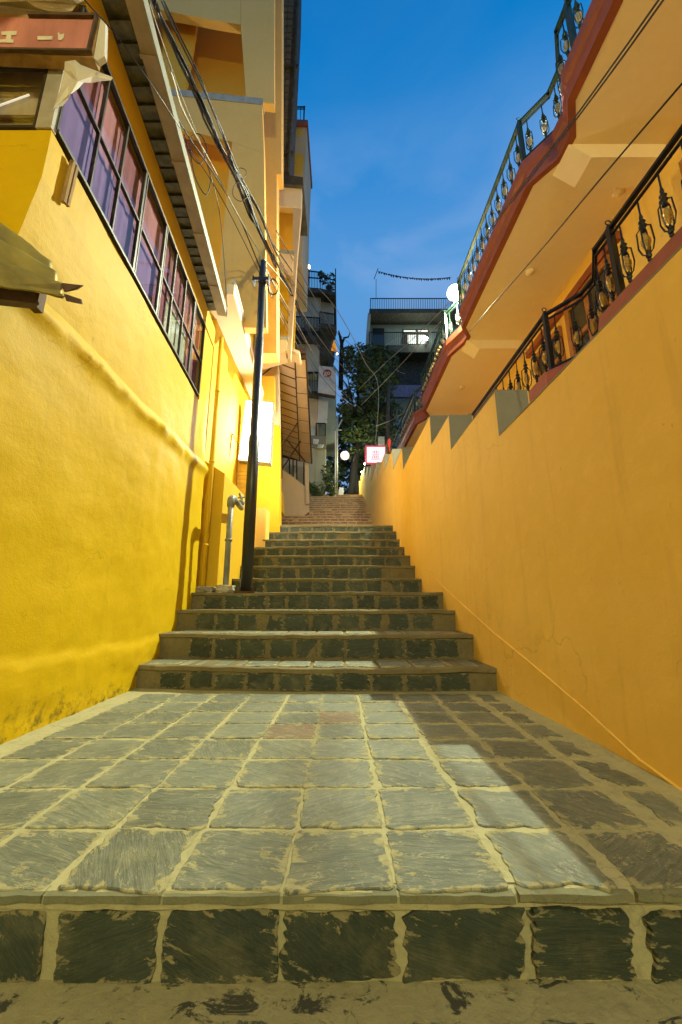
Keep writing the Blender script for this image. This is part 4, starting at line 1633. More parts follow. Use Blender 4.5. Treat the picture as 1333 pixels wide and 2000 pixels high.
# retaining wall with bars below the canopy
rw = thing('retaining_wall', at_depth(575, 985, 15), 'beige sloping retaining wall with window bars below the canopy', 'wall')
facade(15.8, [(546, 915), (553, 917), (601, 953), (604, 1000), (546, 1040)], .3, 'wall', M['beige'], rw)
facade(16.3, [(546, 870), (598, 880), (600, 990), (546, 990)], .2, 'back_wall', M['grey_wall'], rw)
for px, ya, yb in ((566, 880, 926), (573, 884, 931), (580, 896, 937), (594, 903, 948)):
    mb = MB()
    mb.bar(at_depth(px, ya, 15.85), at_depth(px, yb, 15.85), .05, .04)
    mb.build('window_bar', M['black'], rw)
facade(15.7, [(596, 905), (602, 905), (604, 984), (598, 984)], .25, 'end_post', M['beige'], rw)
mb = MB()
mb.prism([at_depth(542, 958, 12.6), at_depth(549, 955, 12.6), at_depth(552, 1000, 12.6), at_depth(541, 1005, 12.6)], (0, .6, 0))
mb.build('low_pier', M['yellow2'], rw)
mb = MB()
mb.lathe([(.07, 0), (.07, .42), (.05, .45)], at_depth(537, 1020, 11.2), 8)
tag(mb.build('white_post', M['white']), 'short white post at the left edge of the upper steps', 'post')

# ================================================================ FAR LEFT building with balconies
db = thing('balcony_apartments', at_depth(620, 1000, 20), 'weathered grey apartment building with railed balconies at the top of the stairs', 'apartment building')
YD = 20.5


def df(pts, name, mat, Y=YD, depth=.4):
    return facade(Y, pts, depth, name, mat, db)


df([(560, 570), (627, 575), (626, 640), (560, 640)], 'upper_wall', M['grey_wall'], YD, 3.5)
df([(628, 575), (654, 580), (648, 640), (640, 676), (626, 640.5)], 'upper_flank', M['grey_wall'], YD + .3, 3)
df([(560, 558), (627, 563), (657, 571), (656, 578), (627, 572), (560, 567)], 'roof_slab', M['soot'], YD - .4, 3.6)
df([(560, 641), (626, 641), (626, 664), (560, 660)], 'balcony_shadow_wall', M['soot'], YD + .3, 3)
df([(560, 655), (624, 656), (624, 662), (560, 661)], 'balcony_slab', M['soot'], YD - .5, 1.0)
df([(626, 631), (656, 634), (655, 642), (626, 640)], 'balcony_slab', M['soot'], YD - .5, 1.0)
df([(560, 662.5), (624, 663), (624, 728), (560, 726)], 'middle_wall', M['grey_wall'], YD, 3.5)
df([(625, 642), (653, 643), (640, 690), (625, 700)], 'bracket_wall', M['soot'], YD + .2, 3.0)
df([(590, 727), (626, 729), (656, 732), (656, 860), (590, 860)], 'shaded_wall', M['green_wall'], YD + .8, 2.5)
df([(598, 763), (622, 764), (622, 772), (598, 770)], 'balcony_slab', M['soot'], YD - .5, 1.0)
df([(600, 772.5), (621, 773), (620, 838), (605, 838)], 'lower_wall', M['beige'], YD - .1, 1.0)
df([(622, 775), (642, 776), (639, 826), (621, 826)], 'hung_sheet', M['sign_board'], YD - .2, .05)
df([(606, 837), (618, 837), (618, 851), (606, 850)], 'parapet', M['pale_green'], YD - .3, .3)
df([(604, 850), (637, 851), (637, 858), (604, 857)], 'balcony_slab', M['rust'], YD - .45, 1.0)


def bars(x0, x1, yt, yb, n, name, Y=YD - .45, yt2=None, yb2=None, th=.03, parent=db):
    yt2, yb2 = (yt if yt2 is None else yt2), (yb if yb2 is None else yb2)
    mb = MB()
    mb.bar(at_depth(x0, yt, Y), at_depth(x1, yt2, Y), .06, .05)
    for k in range(n + 1):
        t = k / n
        x = x0 + (x1 - x0) * t
        mb.bar(at_depth(x, yt + (yt2 - yt) * t, Y), at_depth(x, yb + (yb2 - yb) * t, Y), th * (1.8 if k in (0, n) else 1), th)
    return mb.build(name, M['black'], parent)


bars(578, 627, 526, 560, 16, 'roof_railing', YD - .38, 532, 564)
bars(578, 627, 540, 545, 2, 'rail', YD - .36, 544, 549)
bars(627, 656, 540, 563, 9, 'roof_railing', YD - .38, 548, 571)
bars(572, 624, 618, 656, 18, 'balcony_railing', YD - .48, 621, 656)
bars(625, 655, 609, 632, 12, 'balcony_railing', YD - .48, 614, 636)
bars(598, 621, 727, 764, 7, 'balcony_railing', YD - .48)
bars(618, 636, 827, 851, 8, 'balcony_railing', YD - .43)
mb = MB()
mb.bar(at_depth(655, 572, YD - .4), at_depth(656, 525, YD - .4), .06, .06)
mb.build('corner_post', M['black'], db)
mb = MB()
mb.bar(at_depth(545, 727, YD - .5), at_depth(625, 729, YD - .5), .04, .04)
mb.build('rail', M['black'], db)


def leaves(mb, c, r, n, rng, size, squash=(1, 1, 1)):
    for _ in range(n):
        while True:
            d = Vector((rng.uniform(-1, 1), rng.uniform(-1, 1), rng.uniform(-1, 1)))
            if .05 < d.length < 1:
                break
        d = d.normalized() * (d.length ** .45)
        p = Vector(c) + Vector((d.x * r * squash[0], d.y * r * squash[1], d.z * r * squash[2]))
        s_ = size * rng.uniform(.6, 1.3)
        a = Vector((rng.gauss(0, 1), rng.gauss(0, 1), rng.gauss(0, .6))).normalized()
        b = a.orthogonal().normalized()
        b = (b * math.cos(rng.uniform(0, 6)) + a.cross(b) * math.sin(rng.uniform(0, 6)))
        mb.add([p - a * s_, p + b * s_ * .42, p + a * s_, p - b * s_ * .42], [(0, 1, 2, 3)])


rt = random.Random(11)
mb = MB()
pp = thing('potted_plant', at_depth(642, 566, YD), 'leafy potted plants behind the rooftop railing corner', 'potted plants')
for px, py, r in ((633, 545, .3), (645, 545, .34), (648, 560, .25), (628, 538, .2)):
    leaves(mb, at_depth(px, py, YD - .1), r, 50, rt, .12)
mb.build('foliage', M['leaf'], pp)
mb = MB()
p = at_depth(643, 570, YD - .1)
mb.lathe([(.14, 0), (.2, .3), (.21, .33)], p, 8)
mb.build('pot', M['rust'], pp)
# globe lamp on that roof
gl_ = thing('globe_lamp', at_depth(602, 560, YD), 'small warm globe lamp on the left rooftop terrace', 'lamp')
mb = MB()
mb.sphere(at_depth(602, 521.5, YD), .14, 10)
mb.build('globe', M['warm_bulb'], gl_, smooth=True)
mb = MB()
a = at_depth(602, 527, YD)
mb.box(a.x - .09, a.x + .09, YD - .09, YD + .09, at_depth(602, 560, YD).z, a.z)
mb.build('pedestal', M['grey_wall'], gl_)
# orange cloth and small lamp at the edge of the building
oc = thing('orange_cloth', at_depth(652, 692, 21.5), 'orange lit cloth hanging in a wedge beside the grey apartments', 'cloth')
mb = MB()
mb.prism([at_depth(646, 682, 21.5), at_depth(659, 684, 21.5), at_depth(655, 668, 21.5), at_depth(652, 658, 21.5)], (0, .15, 0))
mb.build('cloth', M['orange_lit'], oc)
wb = thing('wall_lamp', at_depth(659, 691, 21.2), 'tiny warm lamp glowing at the corner of the grey apartments', 'lamp')
mb = MB()
mb.sphere(at_depth(659, 691, 21.2), .06, 8)
mb.build('bulb', M['warm_bulb'], wb)
mb = MB()
mb.bar(at_depth(659, 690, 21.25), at_depth(650, 688, 21.25), .03, .03)
mb.build('arm', M['black'], wb)

# go sign
YG = 19.4
gs = thing('go_sign', at_depth(638, 772, YG), 'white hanging board with a dark red disc reading go', 'sign')
mb = MB()
mb.prism([at_depth(621, 767, YG), at_depth(655, 773, YG), at_depth(656, 718, YG), at_depth(624, 714, YG)], (0, .2, 0))
mb.build('board', M['sign_board'], gs)
mb = MB()
mb.prism([at_depth(621, 766.5, YG - .02), at_depth(655, 772.5, YG - .02), at_depth(655, 775, YG - .02), at_depth(621, 769, YG - .02)], (0, .24, 0))
mb.build('bottom_trim', M['rust'], gs)
dc = at_depth(639.5, 729, YG - .012)
rr = 9.0 * YG * 1.06 / 778
mb = MB()
mb.prism([dc + Vector((rr * math.cos(2 * math.pi * i / 24), 0, rr * math.sin(2 * math.pi * i / 24))) for i in range(24)], (0, .01, 0))
mb.build('disc', M['disc_red'], gs)


def text_mesh(txt, size, loc, name, mat, parent, ext=.004, yaw=0):
    cu = bpy.data.curves.new(name, 'FONT')
    cu.body = txt
    cu.size = size
    cu.align_x = 'CENTER'
    cu.align_y = 'CENTER'
    cu.extrude = ext
    o = bpy.data.objects.new(name, cu)
    col.objects.link(o)
    dg = bpy.context.evaluated_depsgraph_get()
    dg.update()
    me = bpy.data.meshes.new_from_object(o.evaluated_get(dg))
    bpy.data.objects.remove(o)
    me.materials.clear()
    me.materials.append(mat)
    return mesh_inst(me, name, parent, loc, (math.pi / 2, 0, yaw))


text_mesh('go', rr * 1.55, dc + Vector((.0, -.014, .02)), 'lettering', M['letter'], gs)

# stained concrete wall, meter boxes, weeds, pole at the top of the stairs
sw = thing('stained_wall', at_depth(625, 965, 19.9), 'mould-stained pale concrete wall at the top left of the stairs', 'wall')
facade(20.0, [(575, 856), (637, 858), (636, 966), (575, 966)], .5, 'wall', M['dirty'], sw)
facade(19.9, [(606, 850), (638, 852), (637, 878), (622, 877), (606, 872)], .15, 'band', M['cement'], sw)
facade(19.8, [(612, 857), (623, 858), (621, 868), (612, 867)], .1, 'meter_box', M['white'], sw)
facade(19.78, [(622, 868), (633, 868), (629, 874), (620, 873)], .1, 'meter_box', M['pale_green'], sw)
sp_ = thing('street_pole', at_depth(657, 972, 19.6), 'pale galvanised street pole at the head of the stairs', 'pole')
mb = MB()
mb.tube([at_depth(657, 973, 19.6), at_depth(658, 842, 19.6), at_depth(659, 815, 19.6)], [.085, .08, .07], 10)
mb.build('shaft', M['grey_pole'], sp_, smooth=True)
mb = MB()
mb.tube([at_depth(655, 970, 19.5), at_depth(655.5, 842, 19.5)], .03, 6)
mb.build('conduit', M['white'], sp_)
mb = MB()
mb.bar(at_depth(651, 838, 19.55), at_depth(668, 840, 19.55), .06, .06)
mb.tube([at_depth(659, 838, 19.6), at_depth(668, 820, 19.6)], .04, 6)
mb.build('crossarm', M['grey_pole'], sp_)


def weed(px, py, Y, n, h, seed, label, spread=.5, group=None):
    t = thing('weed', at_depth(px, py, Y), label, 'plant', group)
    g = random.Random(seed)
    b = at_depth(px, py, Y)
    st, lf_ = MB(), MB()
    for k in range(n):
        a = g.uniform(0, 6.28)
        tip = b + Vector((math.cos(a) * spread * g.uniform(.3, 1), math.sin(a) * .4 * g.random(), h * g.uniform(.5, 1)))
        mid = (b + tip) / 2 + Vector((0, 0, h * .14))
        st.tube([b, mid, tip], [.012, .008, .004], 4)
        for q in range(7):
            f_ = (q + 1) / 7
            p = b * (1 - f_) ** 2 + mid * 2 * f_ * (1 - f_) + tip * f_ * f_
            leaves(lf_, p, .14, 4, g, .10)
    st.build('stem', M['leaf2'], t)
    lf_.build('foliage', M['leaf2'], t)
    return t


weed(642, 962, 19.5, 12, 1.5, 1, 'tall leafy weed against the stained wall beside the street pole')
weed(618, 968, 19.4, 14, .7, 2, 'low dark weeds at the foot of the stained wall', .7)
weed(649, 968, 19.45, 8, .8, 3, 'small weed clump directly left of the street pole', .35)

# tree behind the top of the stairs
tr = thing('tree', at_depth(692, 972, 22), 'large dark leafy tree at the head of the stairs', 'tree')
mb = MB()
b0 = at_depth(690, 972, 22)
fork = at_depth(692, 915, 22)
mb.tube([at_depth(684, 975, 22), at_depth(689, 945, 22), fork, at_depth(700, 860, 22), at_depth(715, 800, 22), at_depth(735, 740, 22)], [.28, .2, .22, .18, .14, .05], 8)
mb.tube([at_depth(699, 975, 22.1), at_depth(696, 945, 22.1), fork], [.22, .16, .18], 7)
for px, py in ((690, 790), (760, 780), (700, 720), (760, 720), (680, 740)):
    mb.tube([at_depth(700, 860, 22), at_depth((700 + px) / 2, (860 + py) / 2 - 8, 22.2), at_depth(px, py, 22.3)], [.13, .09, .03], 6)
mb.build('trunk', M['trunk'], tr, smooth=True)
mb = MB()
blobs = [(700, 700, .9), (725, 705, .95), (752, 712, .9), (690, 722, .6), (735, 745, 1.05), (758, 745, .65), (700, 752, .5), (745, 790, .9), (715, 800, .7),
         (690, 810, .6), (765, 805, .7), (700, 840, .7), (730, 835, .85), (685, 850, .5), (755, 850, .6), (705, 870, .55), (690, 885, .35), (730, 868, .6), (680, 690, .4), (740, 690, .5), (676, 770, .28), (672, 800, .3)]
for px, py, r in blobs:
    leaves(mb, at_depth(px, py, 22 + rt.uniform(-.9, .9)), r * 1.05, int(520 * r * r + 90), rt, .13)
mb.build('crown', M['leaf'], tr)
# dark shrubs under it
us = thing('shrub', at_depth(665, 970, 23.5), 'dark shrub mass under the tree behind the street pole', 'shrub')
mb = MB()
for px, py, r in ((668, 930, .6), (672, 900, .6), (705, 930, .7), (712, 900, .7), (700, 955, .5), (668, 960, .5), (720, 960, .6), (650, 910, .5), (690, 880, .6), (650, 945, .6)):
    leaves(mb, at_depth(px, py, 24.5 + rt.uniform(-.5, .5)), r, 110, rt, .17)
for k in range(46):
    leaves(mb, at_depth(rt.uniform(640, 800), rt.uniform(770, 985), 26 + rt.uniform(-.6, .6)), .8, 130, rt, .2)
mb.build('foliage', M['leaf'], us)
mb = MB()
mb.tube([at_depth(690, 975, 24.5), at_depth(688, 930, 24.5), at_depth(680, 900, 24.5)], [.12, .08, .03], 6)
mb.build('stem', M['trunk'], us)
bt = thing('bare_tree', at_depth(668, 700, 23), 'bare dead branch standing against the sky above the tree', 'dead branch')
mb = MB()
mb.tube([at_depth(666, 760, 23), at_depth(667, 700, 23), at_depth(668, 672, 23), at_depth(664, 655, 23), at_depth(662, 646, 23)], [.16, .15, .12, .08, .04], 7)
mb.tube([at_depth(668, 672, 23), at_depth(673, 660, 23), at_depth(681, 658, 23), at_depth(684, 650, 23)], [.10, .07, .05, .02], 6)
mb.tube([at_depth(667, 690, 23), at_depth(672, 680, 23), at_depth(679, 676, 23)], [.08, .05, .02], 6)
mb.tube([at_depth(664, 655, 23), at_depth(660, 652, 23)], [.05, .02], 5)
mb.build('branch', M['trunk'], bt, smooth=True)

# leaning board, brick pillar, round sign, pink sign, lantern
nb = thing('notice_board', at_depth(667, 965, 19.7), 'pale board leaning beside the foot of the street pole', 'board')
mb = MB()
mb.prism([at_depth(661, 966, 19.7), at_depth(671, 967, 19.7), at_depth(673, 953, 19.9), at_depth(663, 952, 19.9)], (0, .03, 0))
mb.build('panel', M['sign_board'], nb)
mb = MB()
mb.bar(at_depth(662, 969, 19.72), at_depth(663, 951, 19.92), .03, .03)
mb.bar(at_depth(672, 970, 19.72), at_depth(673, 951, 19.92), .03, .03)
mb.build('leg', M['black'], nb)
bp = thing('brick_pillar', at_depth(706, 985, 20.3), 'slim lit brick pillar at the far end of the boundary wall', 'pillar')
pb = at_depth(706, 982, 20.3)
mb = MB()
mb.box(pb.x - .10, pb.x + .12, 20.3, 20.5, pb.z, pb.z + 1.2)
core = mb.build('core', M['mortar'], bp)
for k in range(15):
    s_ = MB()
    s_.box(pb.x - .105, pb.x + .125, 20.292, 20.3, pb.z + .01 + k * .08, pb.z + .072 + k * .08)
    s_.build('brick', M['orange'], core)
pbl = bpy.data.lights.new('pillar_light', 'POINT')
pbl.energy = 230
pbl.color = (.95, 1, .66)
pbl.shadow_soft_size = .08
for px, py, i in ((707.5, 922, 0), (713, 906, 1)):
    bl = thing('bulb_lamp', at_depth(px, py, 20.2), ['small white bulb glowing on top of the brick pillar', 'small white bulb just below the pink sign'][i], 'lamp')
    mb = MB()
    mb.sphere(at_depth(px, py, 20.2), .05, 8)
    mb.build('bulb', M['white_bulb'], bl)
    mb = MB()
    mb.tube([at_depth(px, py + 2, 20.2), at_depth(px + 1, py + 9, 20.25)], .02, 5)
    mb.build('holder', M['black'], bl)
    if i == 0:
        pbo = bpy.data.objects.new('pillar_light', pbl)
        col.objects.link(pbo)
        pbo.parent = bl
        pbo.location = at_depth(px - 6, py - 10, 19.8) - bl.location
rd = thing('round_sign', at_depth(674, 889, 21), 'round glowing pink sign hanging in front of the dark tree', 'sign')
c = at_depth(674, 889, 21)
mb = MB()
mb.prism([c + Vector((.25 * math.cos(i * math.pi / 10), 0, .25 * math.sin(i * math.pi / 10))) for i in range(20)], (0, .12, 0))
mb.build('disc', M['round_lit'], rd)
mb = MB()
mb.prism([c + Vector((.13 * math.cos(i * math.pi / 8) + .03, -.01, .17 * math.sin(i * math.pi / 8) + .02)) for i in range(16)], (0, .012, 0))
mb.build('bright_core', M['round_core'], rd)
mb = MB()
mb.bar(c + Vector((-.25, .06, 0)), at_depth(658, 889, 21), .03, .03)
mb.build('arm', M['black'], rd)
YP = 19.0
pk = thing('pink_sign', at_depth(735, 905, YP), 'lit pink and white sign box above the far end of the right wall', 'sign')
mb = MB()
mb.prism([at_depth(714, 904, YP), at_depth(753, 906, YP), at_depth(753.5, 870, YP), at_depth(714, 870, YP)], (0, .2, 0))
mb.build('casing', M['pink_frame'], pk)
mb = MB()
mb.prism([at_depth(717, 903, YP - .012), at_depth(752, 904.5, YP - .012), at_depth(752.5, 873, YP - .012), at_depth(717, 873, YP - .012)], (0, .012, 0))
mb.build('lit_face', M['pink_lit'], pk)
mb = MB()


def pk_bar(x0, y0, x1, y1, w=.028):
    mb.bar(at_depth(x0, y0, YP - .02), at_depth(x1, y1, YP - .02), w, .01, up=(0, 1, 0))


pk_bar(728, 887.5, 741, 887.5, .02)
for x in (729, 732, 735.5, 739):
    pk_bar(x, 880.5, x, 885)
pk_bar(734.5, 880.5, 737, 880.5, .02)
pk_bar(734.5, 885, 737, 885, .02)
pk_bar(727.5, 895, 729.5, 889.5)
pk_bar(732.5, 895, 732.5, 889.5, .04)
pk_bar(736, 895, 736, 889.5)
pk_bar(739, 889.5, 739, 895)
pk_bar(725, 896.8, 743, 897, .02)
tag(mb.build('lettering', M['pink_text'], pk), kind='stuff')
mb = MB()
mb.tube([at_depth(733, 871, YP), at_depth(733, 820, YP)], .015, 5)
mb.build('hanger', M['black'], pk)
ln = thing('red_lantern', at_depth(761, 865, 18), 'tapering red glowing lantern beside the pink sign', 'lantern')
c = at_depth(761.5, 884, 18)
mb = MB()
mb.lathe([(.01, 0), (.03, .12), (.03, .25), (.07, .4), (.075, .5), (.09, .55), (.06, .68), (.03, .72)], c, 9)
mb.build('shade', M['red_lantern'], ln, smooth=True)
mb = MB()
mb.tube([c + Vector((0, 0, .78)), c + Vector((.02, 0, 1.3))], .012, 5)
mb.build('cord', M['black'], ln)
gp = thing('concrete_pole', at_depth(756, 880, 21), 'brown utility pole rising through the tree on the right', 'pole')
mb = MB()
mb.tube([at_depth(758, 960, 20.6), at_depth(757, 860, 20.6), at_depth(759, 745, 20.6)], [.13, .12, .10], 8)
mb.build('shaft', M['dark_wood'], gp, smooth=True)
mb = MB()
p = at_depth(745, 862, 20.5)
mb.box(p.x - .17, p.x + .17, 20.35, 20.6, p.z - .22, p.z + .22)
mb.build('junction_box', M['grey_pole'], gp)

# ================================================================ FAR building on the right
fb = thing('concrete_apartments', at_depth(800, 900, 28), 'grey-green apartment building with roof railing beyond the tree', 'apartment building')
YF = 28


def ff(pts, name, mat, Y=YF, depth=.4):
    return facade(Y, pts, depth, name, mat, fb)


ff([(724, 612), (900, 612), (900, 675), (716, 675)], 'balcony_back_wall', M['green_wall'], YF + 1.2, .3)
ff([(722, 603), (910, 603), (910, 611), (722, 611)], 'roof_slab', M['soot'], YF - .2, 2)
ff([(717, 674), (910, 674), (910, 688), (716, 688)], 'balcony_slab', M['soot'], YF - .3, 2)
ff([(719, 611.5), (725, 611.5), (721, 674), (715, 674)], 'side_column', M['grey_wall'], YF - .1, 1.4)
ff([(700, 688.5), (910, 688.5), (910, 760), (700, 760)], 'middle_wall', M['soot'], YF + .9, .6)
ff([(760, 752), (910, 752), (910, 775), (760, 775)], 'lower_parapet', simple('mauve_paint', (.16, .14, .22), .8), YF - .2, .3)
ff([(700, 760.5), (910, 760.5), (910, 1000), (700, 1000)], 'lower_wall', M['green_wall'], YF + .9, .6)
d_ = ff([(729, 641), (751, 641), (751, 674), (728, 674)], 'door', M['dark_glass'], YF + 1.15, .06)
w_ = ff([(787, 643), (838, 643), (838, 672), (786, 672)], 'window', M['dark_wood'], YF + 1.12, .08)
for x0, x1, y0, y1, m_ in ((789, 812, 645, 648, 'lit_window'), (817, 836, 645, 648, 'lit_window'), (797, 813, 654, 671, 'lit_window'), (817, 831, 654, 671, 'lit_window')):
    mb = MB()
    mb.prism([at_depth(x0, y1, YF + 1.09), at_depth(x1, y1, YF + 1.09), at_depth(x1, y0, YF + 1.09), at_depth(x0, y0, YF + 1.09)], (0, .02, 0))
    mb.build('pane', M[m_], w_)
bars(724, 905, 583, 603, 52, 'roof_railing', YF - .15, parent=fb, th=.035)
bars(722, 875, 649, 674, 40, 'balcony_railing', YF - .25, parent=fb, th=.035)
bars(800, 880, 728, 752, 18, 'lower_railing', YF - .2, parent=fb, th=.04)
bl = thing('balcony_lamp', at_depth(832, 661, YF - .5), 'small bright white lamp on the far building balcony', 'lamp')
mb = MB()
mb.sphere(at_depth(832, 661, YF - .5), .16, 10)
mb.build('bulb', M['white_bulb'], bl, smooth=True)
mb = MB()
mb.tube([at_depth(832, 665, YF - .45), at_depth(832, 676, YF - .4)], .03, 5)
mb.build('stand', M['black'], bl)
pll = bpy.data.lights.new('balcony_light', 'POINT')
pll.energy = 260
pll.color = (.85, 1, .85)
pll.shadow_soft_size = .1
plo = bpy.data.objects.new('balcony_light', pll)
col.objects.link(plo)
plo.parent = bl
plo.location = at_depth(832, 655, YF - .7) - bl.location
# pennants
pn = thing('pennant_string', at_depth(735, 545, 27), 'string of little dark pennants sagging above the far roof', 'pennants')
mb = MB()
st_, pe = at_depth(737, 529, 27), at_depth(882, 541, 27)
mb.tube([at_depth(731, 545, 27), at_depth(739, 524, 27)], .03, 5)
mb.tube([at_depth(735, 545, 27), at_depth(735, 583, 27)], .02, 4)
mb.build('pole', M['black'], pn)
pts = []
for k in range(33):
    t = k / 32
    p = st_ * (1 - t) + pe * t
    p.z -= 1.6 * t * (1 - t)
    pts.append(p)
mb = MB()
mb.tube(pts, .015, 4)
mb.build('line', M['cable'], pn)
fm = MB()
fm.prism([(-.11, 0, 0), (.11, 0, 0), (.02, 0, -.24)], (0, .01, 0))
fo_ = fm.build('pennant', simple('dark_pennant_cloth', (.03, .04, .08), .8, bump=0))
fme = fo_.data
bpy.data.objects.remove(fo_)
for p in pts[1:-1]:
    mesh_inst(fme, 'pennant', pn, p, (rt.uniform(-.3, .3), rt.uniform(-.35, .35), rt.uniform(-.6, .6)))

# ================================================================ cables
def spline(pts, n=8):
    out = []
    P_ = [pts[0]] + pts + [pts[-1]]
    for i in range(1, len(P_) - 2):
        a, b, c, d = P_[i - 1], P_[i], P_[i + 1], P_[i + 2]
        for k in range(n):
            t = k / n
            out.append(.5 * ((2 * b) + (c - a) * t + (2 * a - 5 * b + 4 * c - d) * t * t + (3 * b - a - 3 * c + d) * t ** 3))
    out.append(pts[-1])
    return out


def cable(pts, r, mat, label, group=None, wob=0.0, seed=0):
    P_ = []
    for q in pts:
        px, py, k = q
        P_.append(at_depth(px, py, k))
    s_ = spline(P_)
    if wob:
        s_ = [p + Vector((wob * fbm(p.y * 1.3, seed * 3.1), 0, wob * fbm(p.y * 1.3, seed * 5.7 + 9))) for p in s_]
    mb = MB()
    mb.tube(s_, r, 5)
    o = mb.build('overhead_cable', M[mat], None, smooth=True, origin=s_[0])
    return tag(o, label, 'cable', group)


def zdepth(pts, z0, z1, y_far):
    """give a cable that starts overhead its distances: level at first, then away to y_far"""
    out = []
    for i, (x, y) in enumerate(pts):
        out.append((x, y, None))
    return out


BUND = [(303, 0), (339, 87), (390, 192), (429, 282), (465, 351), (495, 426), (507, 450), (539, 516), (573, 581), (602, 644), (625, 681), (657, 723), (700, 790)]
BUND_Y = [2.45, 2.8, 3.3, 3.85, 4.45, 5.3, 5.7, 7.0, 9.2, 12.0, 14.5, 17.5, 21.5]
start = (270, -110)
for k in range(6):
    pts = [(start[0] + k * 2.0, start[1], 2.1)] + [(x + (k - 2.5) * (2.0 if i < 6 else 1.2), y + rs.uniform(-2, 2), Yd) for i, ((x, y), Yd) in enumerate(zip(BUND, BUND_Y))]
    cable(pts, .013, 'cable', 'black cable in the thick twisted bundle crossing the upper left', 'cables in the thick bundle at upper left', .03, k)
B2 = [(318, 0), (390, 153), (435, 261), (468, 345), (510, 420), (540, 498), (578, 565), (612, 618), (647, 673), (705, 752)]
B2Y = [2.45, 3.05, 3.7, 4.4, 5.3, 6.6, 9.4, 12.4, 16, 21.5]
for k in range(3):
    cable([(292 + k * 3, -100, 2.1)] + [(x + (k - 1) * 2.4, y + rs.uniform(-2, 2), Yd) for (x, y), Yd in zip(B2, B2Y)], .008, 'cable', 'thin black cable just right of the thick bundle', 'thin cables right of the thick bundle', .02, 20 + k)
cable([(215, -90, 2.1), (250, 0, 2.45), (331, 135, 3.0), (358, 216, 3.5), (419, 331, 4.3), (450, 392, 4.8), (480, 447, 5.25), (507, 492, 5.55), (510, 520, 5.58)], .012, 'cable_pale', 'pale white cable running down to the top of the black pole')
cable([(130, -60, 2.1), (175, 0, 2.35), (287, 132, 3.0), (365, 260, 3.8), (422, 345, 4.5), (470, 430, 5.2), (509, 525, 5.58)], .010, 'cable', 'black cable sagging from upper left to the black pole')
cable([(100, -60, 2.0), (135, 0, 2.25), (243, 142, 3.0), (338, 250, 3.8), (425, 372, 4.7), (508, 535, 5.58)], .006, 'cable', 'thin black cable crossing in front of the red sign')
cable([(150, -30, 1.4), (166, 0, 1.5), (230, 72, 1.62), (300, 170, 1.9), (352, 250, 2.3)], .004, 'cable', 'finest dark wire crossing the gutter at upper left')
cable([(280, -40, 2.2), (300, 30, 2.6), (352, 180, 3.4), (395, 290, 4.2), (430, 420, 5.2), (444, 600, 5.4)], .007, 'cable_brown', 'brown cable clipped along the outer edge of the gutter')
cable([(360, 262, 3.8), (372, 300, 3.85), (392, 320, 3.9), (404, 290, 3.95), (390, 262, 3.9), (372, 275, 3.9), (380, 340, 3.95), (402, 380, 4.0), (412, 350, 4.05), (405, 320, 4.0)], .006, 'cable', 'coiled loops of spare cable hanging beside the gutter')
cable([(452, 340, 4.4), (470, 328, 4.4), (482, 336, 4.4), (474, 350, 4.4), (458, 362, 4.4), (456, 382, 4.4), (470, 393, 4.4), (484, 384, 4.4)], .006, 'cable_brown', 'small loose loop tied on the thick cable bundle')
cable([(512, 520, 5.6), (522, 545, 5.7), (527, 572, 5.75), (541, 572, 5.8), (543, 555, 5.8), (532, 545, 5.75), (524, 560, 5.7)], .012, 'cable', 'curled black cable end hanging beside the pole top')
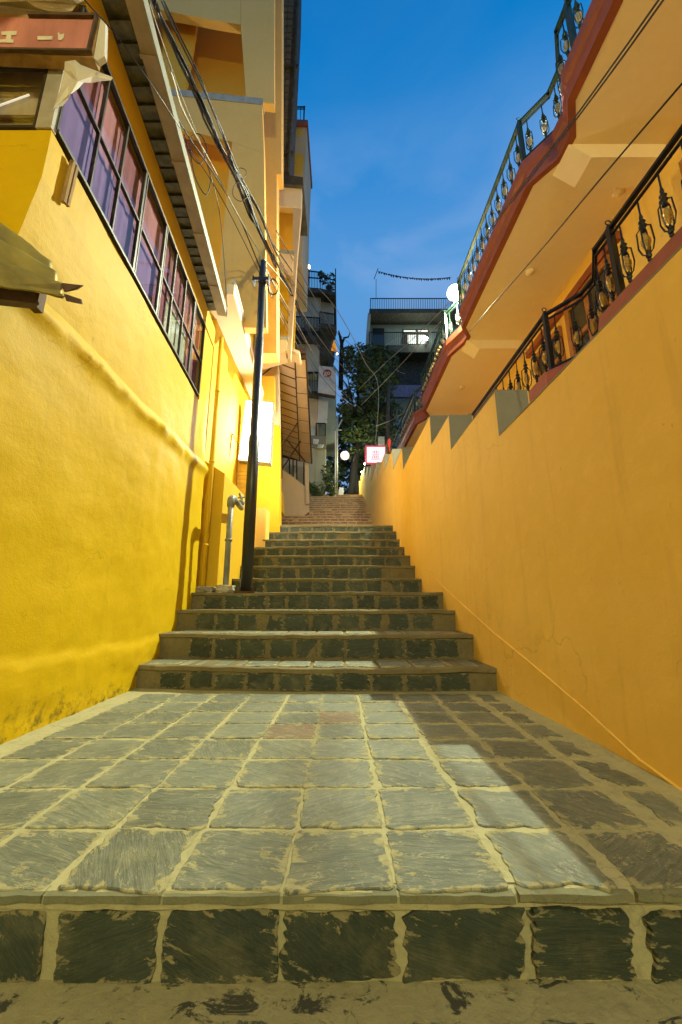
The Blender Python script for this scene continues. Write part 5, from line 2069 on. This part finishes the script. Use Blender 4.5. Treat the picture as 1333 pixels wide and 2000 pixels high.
for i, (pts, mname, lab) in enumerate([
    ([(513, 515, 5.6), (545, 570, 7.5), (585, 640, 10.5), (630, 722, 15), (668, 775, 19), (695, 795, 21)], 'cable_pale', 'pale cable fanning from the pole down to the tree'),
    ([(513, 520, 5.6), (535, 590, 7.4), (565, 655, 10), (590, 720, 13), (608, 766, 17)], 'cable_pale', 'pale cable dropping past the canopy edge'),
    ([(515, 505, 5.6), (560, 560, 8.2), (610, 640, 13), (655, 700, 18), (690, 735, 21)], 'cable_pale', 'pale upper cable of the fan from the pole top'),
    ([(540, 450, 6.6), (580, 520, 9.5), (630, 610, 14), (670, 690, 19), (694, 738, 21.5)], 'cable_brown', 'brown cable stretched above the fan from the pole'),
    ([(545, 600, 8.0), (600, 690, 12.5), (640, 750, 17), (690, 800, 21)], 'cable_brown', 'brown lowest cable of the fan toward the tree'),
    ([(620, 560, 16), (655, 600, 17), (690, 660, 18), (715, 710, 18.6), (735, 738, 19), (740, 775, 19), (737, 830, 19), (733, 868, 19)], 'cable_pale', 'pale wire looping down from the rooftop to the pink sign'),
    ([(905, 560, 9), (850, 620, 13), (800, 668, 16), (750, 712, 18.5), (700, 762, 21)], 'cable_pale', 'upper of two pale wires crossing before the far building'),
    ([(900, 590, 9.2), (840, 650, 13), (790, 705, 16), (745, 752, 18.5), (705, 792, 21)], 'cable_pale', 'lower of two pale wires crossing before the far building'),
    ([(885, 690, 9.6), (850, 745, 12), (810, 790, 15), (770, 818, 18), (735, 832, 19)], 'cable_pale', 'pale wire sagging from the red fascia to the pink sign'),
    ([(808, 775, 13), (790, 815, 15), (770, 860, 17.5), (762, 884, 18)], 'cable_pale', 'short pale wire beside the red lantern'),
    ([(637, 818, 20), (648, 832, 19.8), (656, 840, 19.6)], 'cable_pale', 'short pale wire from the balcony to the street pole'),
]):
    cable(pts, (.013 if i < 5 else .016), mname, lab)
for i, (pts, mname, lab) in enumerate([
    ([(514, 508, 5.6), (552, 590, 8.0), (600, 672, 12), (650, 745, 17), (712, 805, 21)], 'cable_brown', 'brown cable running just under the thick bundle beyond the pole'),
    ([(513, 525, 5.6), (548, 610, 8.5), (590, 690, 12.5), (618, 735, 17)], 'cable_pale', 'pale cable ending at the white go board'),
    ([(530, 470, 6.2), (590, 560, 10.5), (650, 660, 16), (700, 742, 21)], 'cable', 'black cable following the bundle above the canopy'),
    ([(583, 565, 13), (650, 640, 17), (720, 700, 20), (790, 730, 24)], 'cable_brown', 'long brown cable crossing from the left roofs to the far building'),
    ([(700, 740, 20.5), (735, 690, 23), (790, 655, 26), (860, 640, 27.5)], 'cable_brown', 'brown cable rising from the tree to the far balcony'),
    ([(690, 900, 20), (720, 845, 19.5), (768, 800, 17), (818, 762, 14)], 'cable', 'black cable slanting up from the pink sign to the red fascia'),
]):
    cable(pts, .013, mname, lab)
for k in range(2):
    d = k * 9
    cable([(1330 + d, -60, 1.25), (1287 + d, 0, 1.4), (1200 + d * .9, 123, 1.75), (1113 + d * .6, 243, 2.3), (1030 + d * .5, 350, 3.1), (960 + d * .4, 445, 4.2), (900 + d * .3, 545, 6.3), (880, 600, 8)], .006, 'cable', ['left of two parallel black cables at the upper right', 'right of two parallel black cables at the upper right'][k])
cable([(1420, 60, 1.1), (1333, 163, 1.25), (1190, 330, 1.7), (1047, 500, 2.6), (960, 598, 3.8), (908, 657, 5.2), (850, 715, 8)], .005, 'cable', 'single black cable running below the right balcony soffit')
